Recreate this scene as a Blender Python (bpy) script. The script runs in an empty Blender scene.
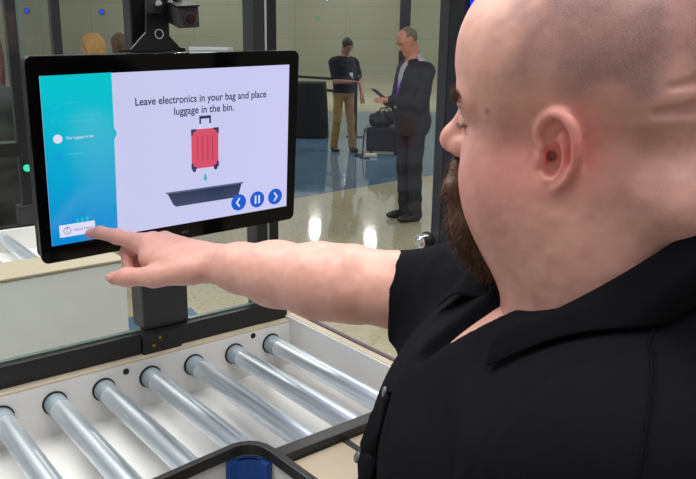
import bpy, bmesh, math, random
import numpy as np
from mathutils import Vector, Matrix

random.seed(7)
rng = np.random.default_rng(7)
SC = bpy.context.scene
COL = SC.collection
V = np.array

# ------------------------------------------------------------------ camera
F_PX, CX, CY, CAM_H = 742.0, 348.0, 239.5, 1.6
_p, _r = math.atan(192.5 / F_PX), math.radians(0.8)
CAM = V([0.0, 0.0, CAM_H])
_fw = V([0, math.cos(_p), -math.sin(_p)])
_u0 = V([0, math.sin(_p), math.cos(_p)])
_r0 = V([1.0, 0, 0])
RT = _r0 * math.cos(_r) + _u0 * math.sin(_r)
UP = -_r0 * math.sin(_r) + _u0 * math.cos(_r)


def at(x, y, d):
    """world point seen at photo position x, y at depth d (metres along the view axis)"""
    return CAM + (RT * (x - CX) / F_PX - UP * (y - CY) / F_PX + _fw) * d


def at_floor(x, y, z=0.0):
    r = RT * (x - CX) / F_PX - UP * (y - CY) / F_PX + _fw
    return CAM + r * ((z - CAM_H) / r[2])


cam_data = bpy.data.cameras.new('camera')
cam_data.sensor_width = 36.0
cam_data.lens = 36.0 * F_PX / 696.0
cam_data.clip_start = 0.02
cam_data.clip_end = 200
cam = bpy.data.objects.new('camera', cam_data)
COL.objects.link(cam)
cam.matrix_world = Matrix(((RT[0], UP[0], -_fw[0], CAM[0]), (RT[1], UP[1], -_fw[1], CAM[1]),
                           (RT[2], UP[2], -_fw[2], CAM[2]), (0, 0, 0, 1)))
SC.camera = cam
SC.cycles.sample_clamp_indirect = 3.0
SC.view_settings.view_transform = 'Standard'
SC.view_settings.look = 'None'
SC.view_settings.gamma = 1
SC.view_settings.exposure = 0
SC.view_settings.use_curve_mapping = False


# --------------------------------------------------------------- materials
def s2l(c):
    return tuple((x / 12.92 if x <= 0.04045 else ((x + 0.055) / 1.055) ** 2.4) for x in [v / 255.0 for v in c])


MATS = {}


def mat(name, rgb, rough=0.5, metal=0.0, var=0.06, scale=30.0, bump=0.0, bscale=200.0, coat=0.0, sheen=0.0, emit=None,
        emit_s=1.0, spec=0.5, sss=0.0):
    """procedural principled material: sRGB base with a slight noise variation and optional noise bump"""
    if name in MATS:
        return MATS[name]
    m = bpy.data.materials.new(name)
    m.use_nodes = True
    nt = m.node_tree
    b = nt.nodes['Principled BSDF']
    lin = s2l(rgb)
    tc = nt.nodes.new('ShaderNodeTexCoord')
    n = nt.nodes.new('ShaderNodeTexNoise')
    n.inputs['Scale'].default_value = scale
    n.inputs['Detail'].default_value = 4
    nt.links.new(tc.outputs['Object'], n.inputs['Vector'])
    mx = nt.nodes.new('ShaderNodeMix')
    mx.data_type = 'RGBA'
    mx.inputs[6].default_value = (*[min(1, c * (1 - var)) for c in lin], 1)
    mx.inputs[7].default_value = (*[min(1, c * (1 + var)) for c in lin], 1)
    nt.links.new(n.outputs['Fac'], mx.inputs[0])
    nt.links.new(mx.outputs[2], b.inputs['Base Color'])
    b.inputs['Roughness'].default_value = rough
    b.inputs['Metallic'].default_value = metal
    b.inputs['Coat Weight'].default_value = coat
    b.inputs['Specular IOR Level'].default_value = spec
    if sheen:
        b.inputs['Sheen Weight'].default_value = sheen
    if bump:
        n2 = nt.nodes.new('ShaderNodeTexNoise')
        n2.inputs['Scale'].default_value = bscale
        n2.inputs['Detail'].default_value = 5
        nt.links.new(tc.outputs['Object'], n2.inputs['Vector'])
        bp = nt.nodes.new('ShaderNodeBump')
        bp.inputs['Strength'].default_value = bump
        bp.inputs['Distance'].default_value = 0.002
        nt.links.new(n2.outputs['Fac'], bp.inputs['Height'])
        nt.links.new(bp.outputs['Normal'], b.inputs['Normal'])
    if emit:
        b.inputs['Emission Color'].default_value = (*s2l(emit), 1)
        b.inputs['Emission Strength'].default_value = emit_s
    MATS[name] = m
    return m


def glass_mat(name, tint=(0.972, 0.988, 0.978), refl=0.25):
    m = bpy.data.materials.new(name)
    m.use_nodes = True
    nt = m.node_tree
    nt.nodes.clear()
    o = nt.nodes.new('ShaderNodeOutputMaterial')
    t = nt.nodes.new('ShaderNodeBsdfTransparent')
    t.inputs[0].default_value = (*tint, 1)
    g = nt.nodes.new('ShaderNodeBsdfGlossy')
    g.inputs['Roughness'].default_value = 0.02
    fr = nt.nodes.new('ShaderNodeLayerWeight')
    fr.inputs['Blend'].default_value = 0.5
    pw = nt.nodes.new('ShaderNodeMath')
    pw.operation = 'POWER'
    pw.inputs[1].default_value = 5.0
    mul = nt.nodes.new('ShaderNodeMath')
    mul.operation = 'MULTIPLY_ADD'
    mul.inputs[1].default_value = 0.9 * refl
    mul.inputs[2].default_value = 0.04 * refl
    nt.links.new(fr.outputs['Facing'], pw.inputs[0])
    nt.links.new(pw.outputs[0], mul.inputs[0])
    mx = nt.nodes.new('ShaderNodeMixShader')
    nt.links.new(mul.outputs[0], mx.inputs[0])
    nt.links.new(t.outputs[0], mx.inputs[1])
    nt.links.new(g.outputs[0], mx.inputs[2])
    nt.links.new(mx.outputs[0], o.inputs[0])
    return m


def emit_mat(name, rgb, s=1.0, rgb2=None, axis='Z', lo=0.0, hi=1.0):
    """a lit display colour (optionally a two-colour gradient shown on the display) under glossy glass"""
    m = mat(name, (3, 3, 3), rough=0.12, var=0.0, emit=rgb, emit_s=s, spec=0.4)
    if rgb2:
        nt = m.node_tree
        b = nt.nodes['Principled BSDF']
        tc = nt.nodes.new('ShaderNodeTexCoord')
        sp = nt.nodes.new('ShaderNodeSeparateXYZ')
        nt.links.new(tc.outputs['Generated'], sp.inputs[0])
        mr = nt.nodes.new('ShaderNodeMapRange')
        mr.inputs[1].default_value = lo
        mr.inputs[2].default_value = hi
        nt.links.new(sp.outputs[axis], mr.inputs[0])
        mx = nt.nodes.new('ShaderNodeMix')
        mx.data_type = 'RGBA'
        mx.inputs[6].default_value = (*s2l(rgb), 1)
        mx.inputs[7].default_value = (*s2l(rgb2), 1)
        nt.links.new(mr.outputs[0], mx.inputs[0])
        nt.links.new(mx.outputs[2], b.inputs['Emission Color'])
    return m


# ------------------------------------------------------------ object helpers
def tag(o, label=None, cat=None, group=None, kind=None):
    if label:
        o['label'] = label
    if cat:
        o['category'] = cat
    if group:
        o['group'] = group
    if kind:
        o['kind'] = kind
    return o


def empty(name, loc, label=None, cat=None, group=None, kind=None, rz=0.0):
    o = bpy.data.objects.new(name, None)
    COL.objects.link(o)
    o.empty_display_size = 0.05
    o.location = Vector([float(c) for c in loc])
    o.rotation_euler = (0, 0, rz)
    return tag(o, label, cat, group, kind)


def base_of(o):
    while o.parent:
        o = o.parent
    return V(o.location[:])


class MB:
    """collects boxes, tubes, prisms and free meshes; build() links them as one mesh object"""

    def __init__(self):
        self.v, self.f, self.s = [], [], []

    def add(self, vs, fs, smooth=False):
        b = len(self.v)
        self.v += [tuple(float(c) for c in p) for p in vs]
        self.f += [tuple(b + i for i in q) for q in fs]
        self.s += [smooth] * len(fs)
        return self

    def box(self, lo, hi, fr=None):
        fr = fr or (lambda a, b, c: (a, b, c))
        c = [fr(x, y, z) for z in (lo[2], hi[2]) for y in (lo[1], hi[1]) for x in (lo[0], hi[0])]
        return self.add(c, [(0, 2, 3, 1), (4, 5, 7, 6), (0, 1, 5, 4), (2, 6, 7, 3), (0, 4, 6, 2), (1, 3, 7, 5)])

    def tube(self, pts, r, n=16, caps=True, smooth=True):
        pts = [V(p, dtype=float) for p in pts]
        rs = [r] * len(pts) if np.isscalar(r) else r
        vs, fs = [], []
        pu = None
        for i, p in enumerate(pts):
            t = pts[min(i + 1, len(pts) - 1)] - pts[max(i - 1, 0)]
            if np.linalg.norm(t) < 1e-9:
                t = pts[-1] - pts[0]
            t = t / np.linalg.norm(t)
            if pu is None:
                pu = np.cross(t, [0, 0, 1.0])
                if np.linalg.norm(pu) < 1e-3:
                    pu = np.cross(t, [1.0, 0, 0])
            pu = pu - t * (pu @ t)
            pu /= np.linalg.norm(pu)
            w = np.cross(t, pu)
            for k in range(n):
                a = 2 * math.pi * k / n
                vs.append(p + rs[i] * (math.cos(a) * pu + math.sin(a) * w))
        for i in range(len(pts) - 1):
            for k in range(n):
                k2 = (k + 1) % n
                fs.append((i * n + k, i * n + k2, (i + 1) * n + k2, (i + 1) * n + k))
        self.add(vs, fs, smooth)
        if caps:
            b = len(self.v)
            self.v += [tuple(float(c) for c in p) for p in vs[:n] + vs[-n:]]
            self.f.append(tuple(b + k for k in reversed(range(n))))
            self.f.append(tuple(b + n + k for k in range(n)))
            self.s += [False, False]
        return self

    def prism(self, poly, d0, d1, fr):
        """polygon (a, b) extruded from d0 to d1; fr(a, b, d) -> world"""
        n = len(poly)
        vs = [fr(a, b, d0) for a, b in poly] + [fr(a, b, d1) for a, b in poly]
        fs = [tuple(reversed(range(n))), tuple(range(n, 2 * n))] + [(i, (i + 1) % n, n + (i + 1) % n, n + i) for i in range(n)]
        return self.add(vs, fs)

    def ring(self, outer, inner, d0, d1, fr):
        n = len(outer)
        vs = [fr(a, b, d) for d in (d0, d1) for pl in (outer, inner) for a, b in pl]
        fs = []
        for i in range(n):
            j = (i + 1) % n
            fs += [(i, j, n + j, n + i), (2 * n + i, 3 * n + i, 3 * n + j, 2 * n + j), (i, 2 * n + i, 2 * n + j, j),
                   (n + i, n + j, 3 * n + j, 3 * n + i)]
        return self.add(vs, fs)

    def build(self, name, m, parent=None, bevel=0.0, label=None, seg=2, origin=None):
        off = base_of(parent) if parent is not None else (V(origin, dtype=float) if origin is not None else None)
        vs = np.array(self.v, dtype=float)
        if off is None:
            off = V([(vs[:, 0].min() + vs[:, 0].max()) / 2, (vs[:, 1].min() + vs[:, 1].max()) / 2, vs[:, 2].min()])
        me = bpy.data.meshes.new(name)
        me.from_pydata((vs - off).tolist(), [], self.f)
        me.polygons.foreach_set('use_smooth', self.s)
        bm = bmesh.new()
        bm.from_mesh(me)
        bmesh.ops.recalc_face_normals(bm, faces=bm.faces)
        bm.to_mesh(me)
        bm.free()
        me.update()
        o = bpy.data.objects.new(name, me)
        COL.objects.link(o)
        me.materials.append(m)
        if parent is not None:
            o.parent = parent
        else:
            o.location = Vector(off.tolist())
        if bevel:
            bv = o.modifiers.new('bevel', 'BEVEL')
            bv.width = bevel
            bv.segments = seg
            bv.limit_method = 'ANGLE'
            bv.angle_limit = math.radians(40)
        if label:
            o['label'] = label
        return o


# ------------------------------------------------------ implicit surface kit
def ell(c, r, R=None):
    c, r = V(c, dtype=float), V(r, dtype=float) * np.ones(3)

    def f(p):
        q = p - c
        if R is not None:
            q = q @ R
        k0 = np.sqrt(((q / r) ** 2).sum(-1))
        k1 = np.sqrt(((q / r ** 2) ** 2).sum(-1)) + 1e-9
        return k0 * (k0 - 1) / k1
    return f


def cap(a, b, ra, rb=None):
    a, b = V(a, dtype=float), V(b, dtype=float)
    rb = ra if rb is None else rb
    ab = b - a
    L2 = ab @ ab + 1e-12

    def f(p):
        q = p - a
        h = np.clip(q @ ab / L2, 0, 1)
        return np.sqrt(((q - h[:, None] * ab) ** 2).sum(-1)) - (ra + (rb - ra) * h)
    return f


def polycap(pts, rs):
    pts = [V(p, dtype=float) for p in pts]
    segs = [cap(pts[i], pts[i + 1], rs[i], rs[i + 1]) for i in range(len(pts) - 1)]

    def f(p):
        d = segs[0](p)
        for s_ in segs[1:]:
            d = np.minimum(d, s_(p))
        return d
    return f


def spline(pts, n=6):
    P_ = [V(p, dtype=float) for p in pts]
    P_ = [2 * P_[0] - P_[1]] + P_ + [2 * P_[-1] - P_[-2]]
    out = []
    for i in range(1, len(P_) - 2):
        for t in np.arange(n) / n:
            a, b, c, d = P_[i - 1:i + 3]
            out.append(0.5 * (2 * b + (c - a) * t + (2 * a - 5 * b + 4 * c - d) * t * t + (3 * b - a - 3 * c + d) * t ** 3))
    return out + [P_[-2]]


def project(prims, p, gap=0.0, n=5, only_out=False):
    """move points along the field gradient to the level gap"""
    p = V(p, dtype=float).reshape(-1, 3).copy()
    e = 1e-3
    for _ in range(n):
        d = field(prims, p)
        g = np.stack([field(prims, p + e * ax_) - field(prims, p - e * ax_) for ax_ in np.eye(3)], 1)
        g /= np.linalg.norm(g, axis=1)[:, None] + 1e-9
        st_ = gap - d
        if only_out:
            st_ = np.maximum(st_, 0)
        p = p + g * (st_ * 0.95)[:, None]
    return p, g


def plane(pt, n):
    """negative on the side the normal points away from"""
    pt, n = V(pt, dtype=float), V(n, dtype=float)
    n = n / np.linalg.norm(n)
    return lambda p: (p - pt) @ n


def field(prims, p):
    d = np.full(len(p), 1.0)
    for op, f, k in prims:
        x = f(p)
        if op == 'u':
            h = np.clip(0.5 + 0.5 * (d - x) / k, 0, 1)
            d = d + (x - d) * h - k * h * (1 - h)
        elif op == 's':
            h = np.clip(0.5 - 0.5 * (d + x) / k, 0, 1)
            d = d + (-x - d) * h + k * h * (1 - h)
        elif op == 'i':
            h = np.clip(0.5 - 0.5 * (x - d) / k, 0, 1)
            d = x + (d - x) * h + k * h * (1 - h)
        else:
            d = d + x
    return d


def sdf_mesh(prims, lo, hi, h, B=8):
    """surface nets on sparse blocks"""
    lo, hi = V(lo, dtype=float), V(hi, dtype=float)
    nb = np.ceil((hi - lo) / (B * h)).astype(int)
    bi = np.stack(np.meshgrid(*[np.arange(n) for n in nb], indexing='ij'), -1).reshape(-1, 3)
    cen = lo + (bi + 0.5) * B * h
    R = 0.5 * B * h * math.sqrt(3)
    dc = np.concatenate([field(prims, c) for c in np.array_split(cen, max(1, len(cen) // 20000))])
    bi = bi[np.abs(dc) < R * 1.5 + h]
    g = np.stack(np.meshgrid(*[np.arange(B + 1)] * 3, indexing='ij'), -1).reshape(-1, 3)
    FS = np.empty((len(bi), (B + 1) ** 3), dtype=np.float32)
    cc = lo + (bi + 0.5) * B * h
    pv = np.stack([np.zeros(len(cc)) if op == 'f' else f(cc) for op, f, k in prims], 1)
    isu = V([op == 'u' for op, f, k in prims])
    iss = V([op == 's' for op, f, k in prims])
    kk_ = V([k for op, f, k in prims])
    m = pv[:, isu].min(1)[:, None]
    on = ~((isu & (pv - 1.2 * R > m + 1.2 * R + 2 * kk_)) | (iss & (pv > 1.2 * R + 2 * kk_ + 0.01)))
    for n, b in enumerate(bi):
        FS[n] = field([prims[q] for q in np.flatnonzero(on[n])], lo + (b * B + g) * h)
    keep = (FS.min(1) < 0) & (FS.max(1) > 0)
    bi, FS = bi[keep], FS[keep].reshape(-1, B + 1, B + 1, B + 1)
    N = nb * B + 2
    key = lambda ijk: (ijk[..., 0] * N[1] + ijk[..., 1]) * N[2] + ijk[..., 2]
    ins = FS < 0
    cnt = np.zeros(FS[:, :B, :B, :B].shape, dtype=np.int16)
    for dx in (0, 1):
        for dy in (0, 1):
            for dz in (0, 1):
                cnt += ins[:, dx:dx + B, dy:dy + B, dz:dz + B]
    n, i, j, k = np.nonzero((cnt > 0) & (cnt < 8))
    acc = np.zeros((len(n), 3))
    num = np.zeros(len(n))
    cor = [(a, b, c) for a in (0, 1) for b in (0, 1) for c in (0, 1)]
    for a in cor:
        for ax in range(3):
            if a[ax]:
                continue
            b = list(a)
            b[ax] = 1
            f0 = FS[n, i + a[0], j + a[1], k + a[2]]
            f1 = FS[n, i + b[0], j + b[1], k + b[2]]
            cr = (f0 < 0) != (f1 < 0)
            t = np.where(cr, f0 / np.where(cr, f0 - f1, 1), 0)
            p = np.tile(V(a, dtype=float), (len(n), 1))
            p[:, ax] += t
            acc += p * cr[:, None]
            num += cr
    cell = bi[n] * B + np.stack([i, j, k], -1)
    vs = lo + (cell + acc / num[:, None]) * h
    ck = key(cell)
    order = np.argsort(ck)
    sk = ck[order]
    quads = []
    for ax in range(3):
        sl1 = [slice(None)] + [slice(0, B)] * 3
        sl2 = [slice(None)] + [slice(0, B)] * 3
        sl2[ax + 1] = slice(1, B + 1)
        a, b = ins[tuple(sl1)], ins[tuple(sl2)]
        n, i, j, k = np.nonzero(a != b)
        flip = a[n, i, j, k]
        e = bi[n] * B + np.stack([i, j, k], -1)
        o1, o2 = [(x == (ax + 1) % 3) for x in range(3)], [(x == (ax + 2) % 3) for x in range(3)]
        o1, o2 = V(o1, dtype=int), V(o2, dtype=int)
        q = np.stack([e - o1 - o2, e - o2, e, e - o1], 1)
        ok = (q >= 0).all((1, 2))
        kk = key(q)
        pos = np.clip(np.searchsorted(sk, kk), 0, len(sk) - 1)
        ok &= (sk[pos] == kk).all(1)
        q = order[pos]
        q = np.where(flip[:, None], q, q[:, ::-1])[ok]
        quads.append(q)
    return vs, np.concatenate(quads)


def relax(vs, fs, it=2, w=0.5):
    for _ in range(it):
        acc = np.zeros_like(vs)
        num = np.zeros(len(vs))
        for a in range(4):
            b = (a + 1) % 4
            np.add.at(acc, fs[:, a], vs[fs[:, b]])
            np.add.at(acc, fs[:, b], vs[fs[:, a]])
            np.add.at(num, fs[:, a], 1)
            np.add.at(num, fs[:, b], 1)
        vs = vs + w * (acc / np.maximum(num, 1)[:, None] - vs)
    return vs


def mesh_np(name, vs, fs, m, parent=None, off=None, colors=None, label=None):
    if off is None:
        off = base_of(parent) if parent is not None else V([0, 0, 0.0])
    me = bpy.data.meshes.new(name)
    me.from_pydata((vs - off).tolist(), [], [tuple(int(i) for i in q) for q in fs])
    me.polygons.foreach_set('use_smooth', [True] * len(me.polygons))
    if colors:
        for nm, c in colors.items():
            at_ = me.color_attributes.new(nm, 'FLOAT_COLOR', 'POINT')
            at_.data.foreach_set('color', np.concatenate([c, np.ones((len(c), 1))], 1).astype(np.float32).ravel())
    me.materials.append(m)
    o = bpy.data.objects.new(name, me)
    COL.objects.link(o)
    if parent is not None:
        o.parent = parent
    if label:
        o['label'] = label
    return o


def sdf_obj(name, prims, lo, hi, h, m, parent, local=False, it=1, label=None):
    vs, fs = sdf_mesh(prims, lo, hi, h)
    vs = relax(vs, fs, it)
    return mesh_np(name, vs, fs, m, parent, off=V([0, 0, 0.0]) if local else None, label=label)


def vnoise(p, s, seed=0):
    """cheap smooth value noise in numpy"""
    q = p * s + seed * 17.31
    i = np.floor(q).astype(np.int64)
    f = q - i
    f = f * f * (3 - 2 * f)
    out = 0
    for dx in (0, 1):
        for dy in (0, 1):
            for dz in (0, 1):
                hsh = (i[:, 0] + dx) * 374761393 + (i[:, 1] + dy) * 668265263 + (i[:, 2] + dz) * 2147483647 + seed * 974711
                hsh = (hsh ^ (hsh >> 13)) * 1274126177
                hsh = (hsh ^ (hsh >> 16)) & 0xffff
                w = (f[:, 0] if dx else 1 - f[:, 0]) * (f[:, 1] if dy else 1 - f[:, 1]) * (f[:, 2] if dz else 1 - f[:, 2])
                out = out + w * hsh / 65535.0
    return out


def sstep(x, a, b):
    t = np.clip((x - a) / (b - a), 0, 1)
    return t * t * (3 - 2 * t)


# ------------------------------------------------- frame of the roller lane
K = 0.92
_a = math.radians(39.0)
EU, EV = V([math.cos(_a), math.sin(_a), 0]), V([math.sin(_a), -math.cos(_a), 0])
ORG = CAM + K * (V([-0.129, 1.586, 1.0]) - CAM)


def L(u, v, z):
    """u along the lane, v across it towards the near side, z height (lane units of 0.92 m)"""
    p = ORG + K * (u * EU + v * EV)
    return V([p[0], p[1], ORG[2] + K * (z - 1.0)])


ZF = 1.0 - ORG[2] / K     # lane-frame height of the floor


def onv(x, y, v):
    """lane coordinates (u, v, z) of the point seen at photo x, y on the upright plane v = const"""
    r = RT * (x - CX) / F_PX - UP * (y - CY) / F_PX + _fw
    o = ORG + K * v * EV
    p = CAM + r * (((o - CAM) @ EV) / (r @ EV))
    return ((p - ORG) @ EU / K, v, 1.0 + (p[2] - ORG[2]) / K)


# =============================================================== the setting
def floor_mat(name, a, b, c, rough=0.06):
    m = bpy.data.materials.new(name)
    m.use_nodes = True
    nt = m.node_tree
    bs = nt.nodes['Principled BSDF']
    tc = nt.nodes.new('ShaderNodeTexCoord')
    vo = nt.nodes.new('ShaderNodeTexVoronoi')
    vo.inputs['Scale'].default_value = 55
    nt.links.new(tc.outputs['Object'], vo.inputs['Vector'])
    rp = nt.nodes.new('ShaderNodeValToRGB')
    e = rp.color_ramp.elements
    e[0].position, e[0].color = 0.0, (*s2l(a), 1)
    e[1].position, e[1].color = 1.0, (*s2l(c), 1)
    e.new(0.28).color = (*s2l(b), 1)
    e.new(0.8).color = (*s2l(b), 1)
    nt.links.new(vo.outputs['Color'], rp.inputs[0])
    n = nt.nodes.new('ShaderNodeTexNoise')
    n.inputs['Scale'].default_value = 1.3
    nt.links.new(tc.outputs['Object'], n.inputs['Vector'])
    mx = nt.nodes.new('ShaderNodeMix')
    mx.data_type = 'RGBA'
    mx.blend_type = 'MULTIPLY'
    mx.inputs[0].default_value = 0.25
    nt.links.new(rp.outputs[0], mx.inputs[6])
    nt.links.new(n.outputs['Fac'], mx.inputs[7])
    nt.links.new(mx.outputs[2], bs.inputs['Base Color'])
    bs.inputs['Roughness'].default_value = rough
    return m


WALL_Y = 47.0
beige = floor_mat('beige terrazzo', (150, 138, 110), (190, 181, 152), (214, 206, 182))
blue = floor_mat('blue terrazzo', (74, 98, 120), (96, 124, 148), (118, 146, 168))


def ground(name, poly, m, z0=-0.05, z1=0.0):
    mb = MB()
    mb.prism(poly, z0, z1, lambda a, b, d: (a, b, d))
    o = mb.build(name, m, origin=(0, 0, 0))
    return tag(o, kind='structure')


ground('floor', [(-30, -4), (30, -4), (30, WALL_Y), (-30, WALL_Y)], beige, -0.1, 0.0)
ground('floor_blue_inlay', [(-0.533, 7.99), (0.507, 9.01), (1.216, 9.70), (9, 17.3), (9, 19.3), (-14, 19.3), (-14, -5 + 0.3), (-12, -3.6)], blue, 0.0, 0.003)
ground('floor_blue_corner', [(-0.98, 4.40), (-0.85, 4.17), (-3.2, 1.6), (-4.2, 2.6)], blue, 0.0, 0.004)


def wall_mat():
    m = mat('hall wall panels', (166, 168, 146), rough=0.55, var=0.05, scale=0.4)
    nt = m.node_tree
    bs = nt.nodes['Principled BSDF']
    src = bs.inputs['Base Color'].links[0].from_socket
    tc = nt.nodes.new('ShaderNodeTexCoord')
    mp = nt.nodes.new('ShaderNodeMapping')
    mp.inputs['Rotation'].default_value = (math.radians(90), 0, 0)
    mp.inputs['Location'].default_value = (0.3, 0.2, 0)
    nt.links.new(tc.outputs['Object'], mp.inputs[0])
    br = nt.nodes.new('ShaderNodeTexBrick')
    br.offset = 0
    br.inputs['Scale'].default_value = 1
    br.inputs['Brick Width'].default_value = 3.1
    br.inputs['Row Height'].default_value = 1.9
    br.inputs['Mortar Size'].default_value = 0.035
    br.inputs['Color1'].default_value = (1, 1, 1, 1)
    br.inputs['Color2'].default_value = (0.94, 0.94, 0.94, 1)
    br.inputs['Mortar'].default_value = (0.84, 0.84, 0.82, 1)
    nt.links.new(mp.outputs[0], br.inputs['Vector'])
    mx = nt.nodes.new('ShaderNodeMix')
    mx.data_type = 'RGBA'
    mx.blend_type = 'MULTIPLY'
    mx.inputs[0].default_value = 1
    nt.links.new(src, mx.inputs[6])
    nt.links.new(br.outputs['Color'], mx.inputs[7])
    nt.links.new(mx.outputs[2], bs.inputs['Base Color'])
    return m


mb = MB()
mb.box((-30, WALL_Y, 0), (30, WALL_Y + 0.3, 7))
tag(mb.build('wall_back', wall_mat()), kind='structure')

# glowing discs on the far wall that imitate reflections of lamps
for x, y, c, nm, lb in ((27, 11, (40, 70, 255), 'blue reflected glow', 'small blue lamp reflection built as a glowing disc at the far left of the hall'),
                        (102, 12, (50, 70, 255), 'blue reflected glow', 'small blue lamp reflection built as a glowing disc right of the narrow left post'),
                        (318, 18, (60, 190, 120), 'green reflected glow', 'tiny green lamp reflection built as a glowing disc above the man in the navy polo'),
                        (327, 0.5, (190, 200, 215), 'white reflected glow', 'tiny white lamp reflection built as a glowing disc at the top edge above the green one')):
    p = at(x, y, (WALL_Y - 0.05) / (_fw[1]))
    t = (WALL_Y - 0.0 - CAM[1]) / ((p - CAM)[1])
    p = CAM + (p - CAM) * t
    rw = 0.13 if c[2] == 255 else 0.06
    o = empty('lamp_reflection', (p[0], WALL_Y, p[2]), lb, 'lamp', 'imitated lamp reflections on the far wall')
    MB().tube([(p[0], WALL_Y, p[2]), (p[0], WALL_Y - 0.05, p[2])], rw * 1.25, 16).build('reflection_backing', mat('dark plastic', (32, 32, 34), 0.5), o)
    MB().tube([(p[0], WALL_Y - 0.05, p[2]), (p[0], WALL_Y - 0.09, p[2])], [rw, rw * 0.7], 16).build('lens', emit_mat(nm, c, 1.0), o)  # glowing face stands in for the reflected lamp

# ============================================================ roller lane
WHITE = mat('white laminate', (226, 224, 222), rough=0.35, var=0.03, scale=8)
TAN = mat('tan panel edge', (196, 182, 162), rough=0.5, var=0.08, scale=25)
BLACKMETAL = mat('black powder coat', (15, 15, 16), rough=0.38, var=0.1, scale=60, bump=0.15, bscale=900)
DARKMETAL = mat('dark grey metal', (40, 40, 42), rough=0.42, var=0.1, scale=40)
STEEL = mat('bright zinc steel', (222, 230, 238), rough=0.34, metal=0.88, var=0.02, scale=20)
DULL = mat('grey bearing sleeve', (150, 164, 174), rough=0.45, metal=0.35, var=0.05)
RUBBER = mat('black rubber', (18, 18, 18), rough=0.6)
CHROME = mat('chrome', (215, 215, 215), rough=0.12, metal=1.0, var=0.02)
BRASS = mat('yellow zinc bolt', (190, 140, 40), rough=0.3, metal=0.9)
GLASS = glass_mat('clear glass')
GLASSEDGE = mat('green glass edge', (96, 112, 106), rough=0.15, var=0.15, scale=15)

conv = empty('roller_conveyor', L(-0.6, 0.2, ZF), 'white roller conveyor with shiny steel rollers in front of the touchscreen', 'conveyor')
UL = -1.35
mb = MB()
mb.box((UL, -0.02, 0.62), (0.0, 0.0, 0.9925), L)
mb.build('side_panel', WHITE, conv, 0.001)
MB().box((UL, -0.0205, 0.9925), (0.0, -0.0005, 0.9965), L).build('panel_edge', TAN, conv, label='tan top edge of the white side panel')
MB().box((0.0, -0.02, 0.62), (0.02, 0.45, 1.004), L).build('end_panel', WHITE, conv, 0.001)
MB().box((0.004, -0.02, 1.004), (0.0205, 0.45, 1.0055), L).build('end_panel_edge', TAN, conv, label='tan top edge of the white end panel')
MB().box((UL, 0.0, 0.875), (0.0, 0.42, 0.89), L).build('tray_floor', WHITE, conv)
MB().box((UL, 0.42, 0.86), (0.0, 0.448, 0.981), L).build('near_rail', DARKMETAL, conv, 0.002)
mb = MB()
for u0 in (-1.3, -0.06):
    for v0 in (0.02, 0.37):
        mb2 = MB().box((u0, v0, ZF), (u0 + 0.05, v0 + 0.05, 0.875), L)
        mb2.build('leg', DARKMETAL, conv, 0.002)
for u in (-0.052, -0.147, -0.2435, -0.34, -0.435, -0.528, -0.622, -0.716, -0.81, -0.904, -0.998, -1.092, -1.186):
    zc = 0.954
    r = MB().tube([L(u, 0.001, zc), L(u, 0.416, zc + 0.004)], 0.0195 * K, 56).build('roller', STEEL, conv)
    MB().tube([L(u, 0.0005, zc), L(u, 0.034, zc)], 0.0203 * K, 28).build('end_sleeve', DULL, r)
    MB().tube([L(u, 0.0002, zc), L(u, 0.0025, zc)], 0.0232 * K, 28).build('bushing_ring', RUBBER, r)
    MB().tube([L(u, 0.411, zc + 0.004), L(u, 0.4195, zc + 0.004)], 0.0190 * K, 24).build('end_collar', RUBBER, r)
for px, py in ((126, 371.5), (253, 335.5)):
    q = onv(px, py, 0.0)
    MB().tube([L(q[0], -0.002, q[2]), L(q[0], 0.0015, q[2])], 0.0062 * K, 16).build('screw_hole_plug', RUBBER, conv)
# beige ledge on the near side
LEDGE = mat('beige ledge', (186, 170, 148), rough=0.5, var=0.12, scale=12)
MB().box((-0.34, 0.449, 0.935), (0.14, 0.60, 0.966), L).build('side_ledge', LEDGE, conv, 0.002)
q = at_floor(357, 449, L(0, 0, 0.966)[2])
MB().box((-0.030, -0.004, 0), (0.016, 0.006, 0.0015), lambda a, b, c: q + a * EV + b * EU + V([0, 0, c])).build('slot_strip', RUBBER, conv)

# ---------------------------------------------------- black rimmed bin station
zt = L(0, 0, onv(245, 441, 0.468)[2])[2]
path = [at_floor(x, y, zt)[:2] for x, y in ((-40, 565), (60, 520), (150, 481), (200, 459), (222, 449.5), (232, 445), (240, 443), (249, 442), (258, 442.5), (267, 445), (276, 450), (292, 461.5), (325, 485), (348, 502))]


def offset(path, d):
    out = []
    for i, p in enumerate(path):
        t = path[min(i + 1, len(path) - 1)] - path[max(i - 1, 0)]
        t = t / np.linalg.norm(t)
        out.append(p + d * V([t[1], -t[0]]))
    return out


st = empty('bin_station', (*path[7], 0), 'black rimmed bin opening with white walls and blue liner, lower edge of photo', 'bin station')


def band(path, d0, d1, i0=0, i1=None):
    a, b = offset(path, d0)[i0:i1], offset(path, d1)[i0:i1]
    return [tuple(p) for p in a] + [tuple(p) for p in reversed(b)]


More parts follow.
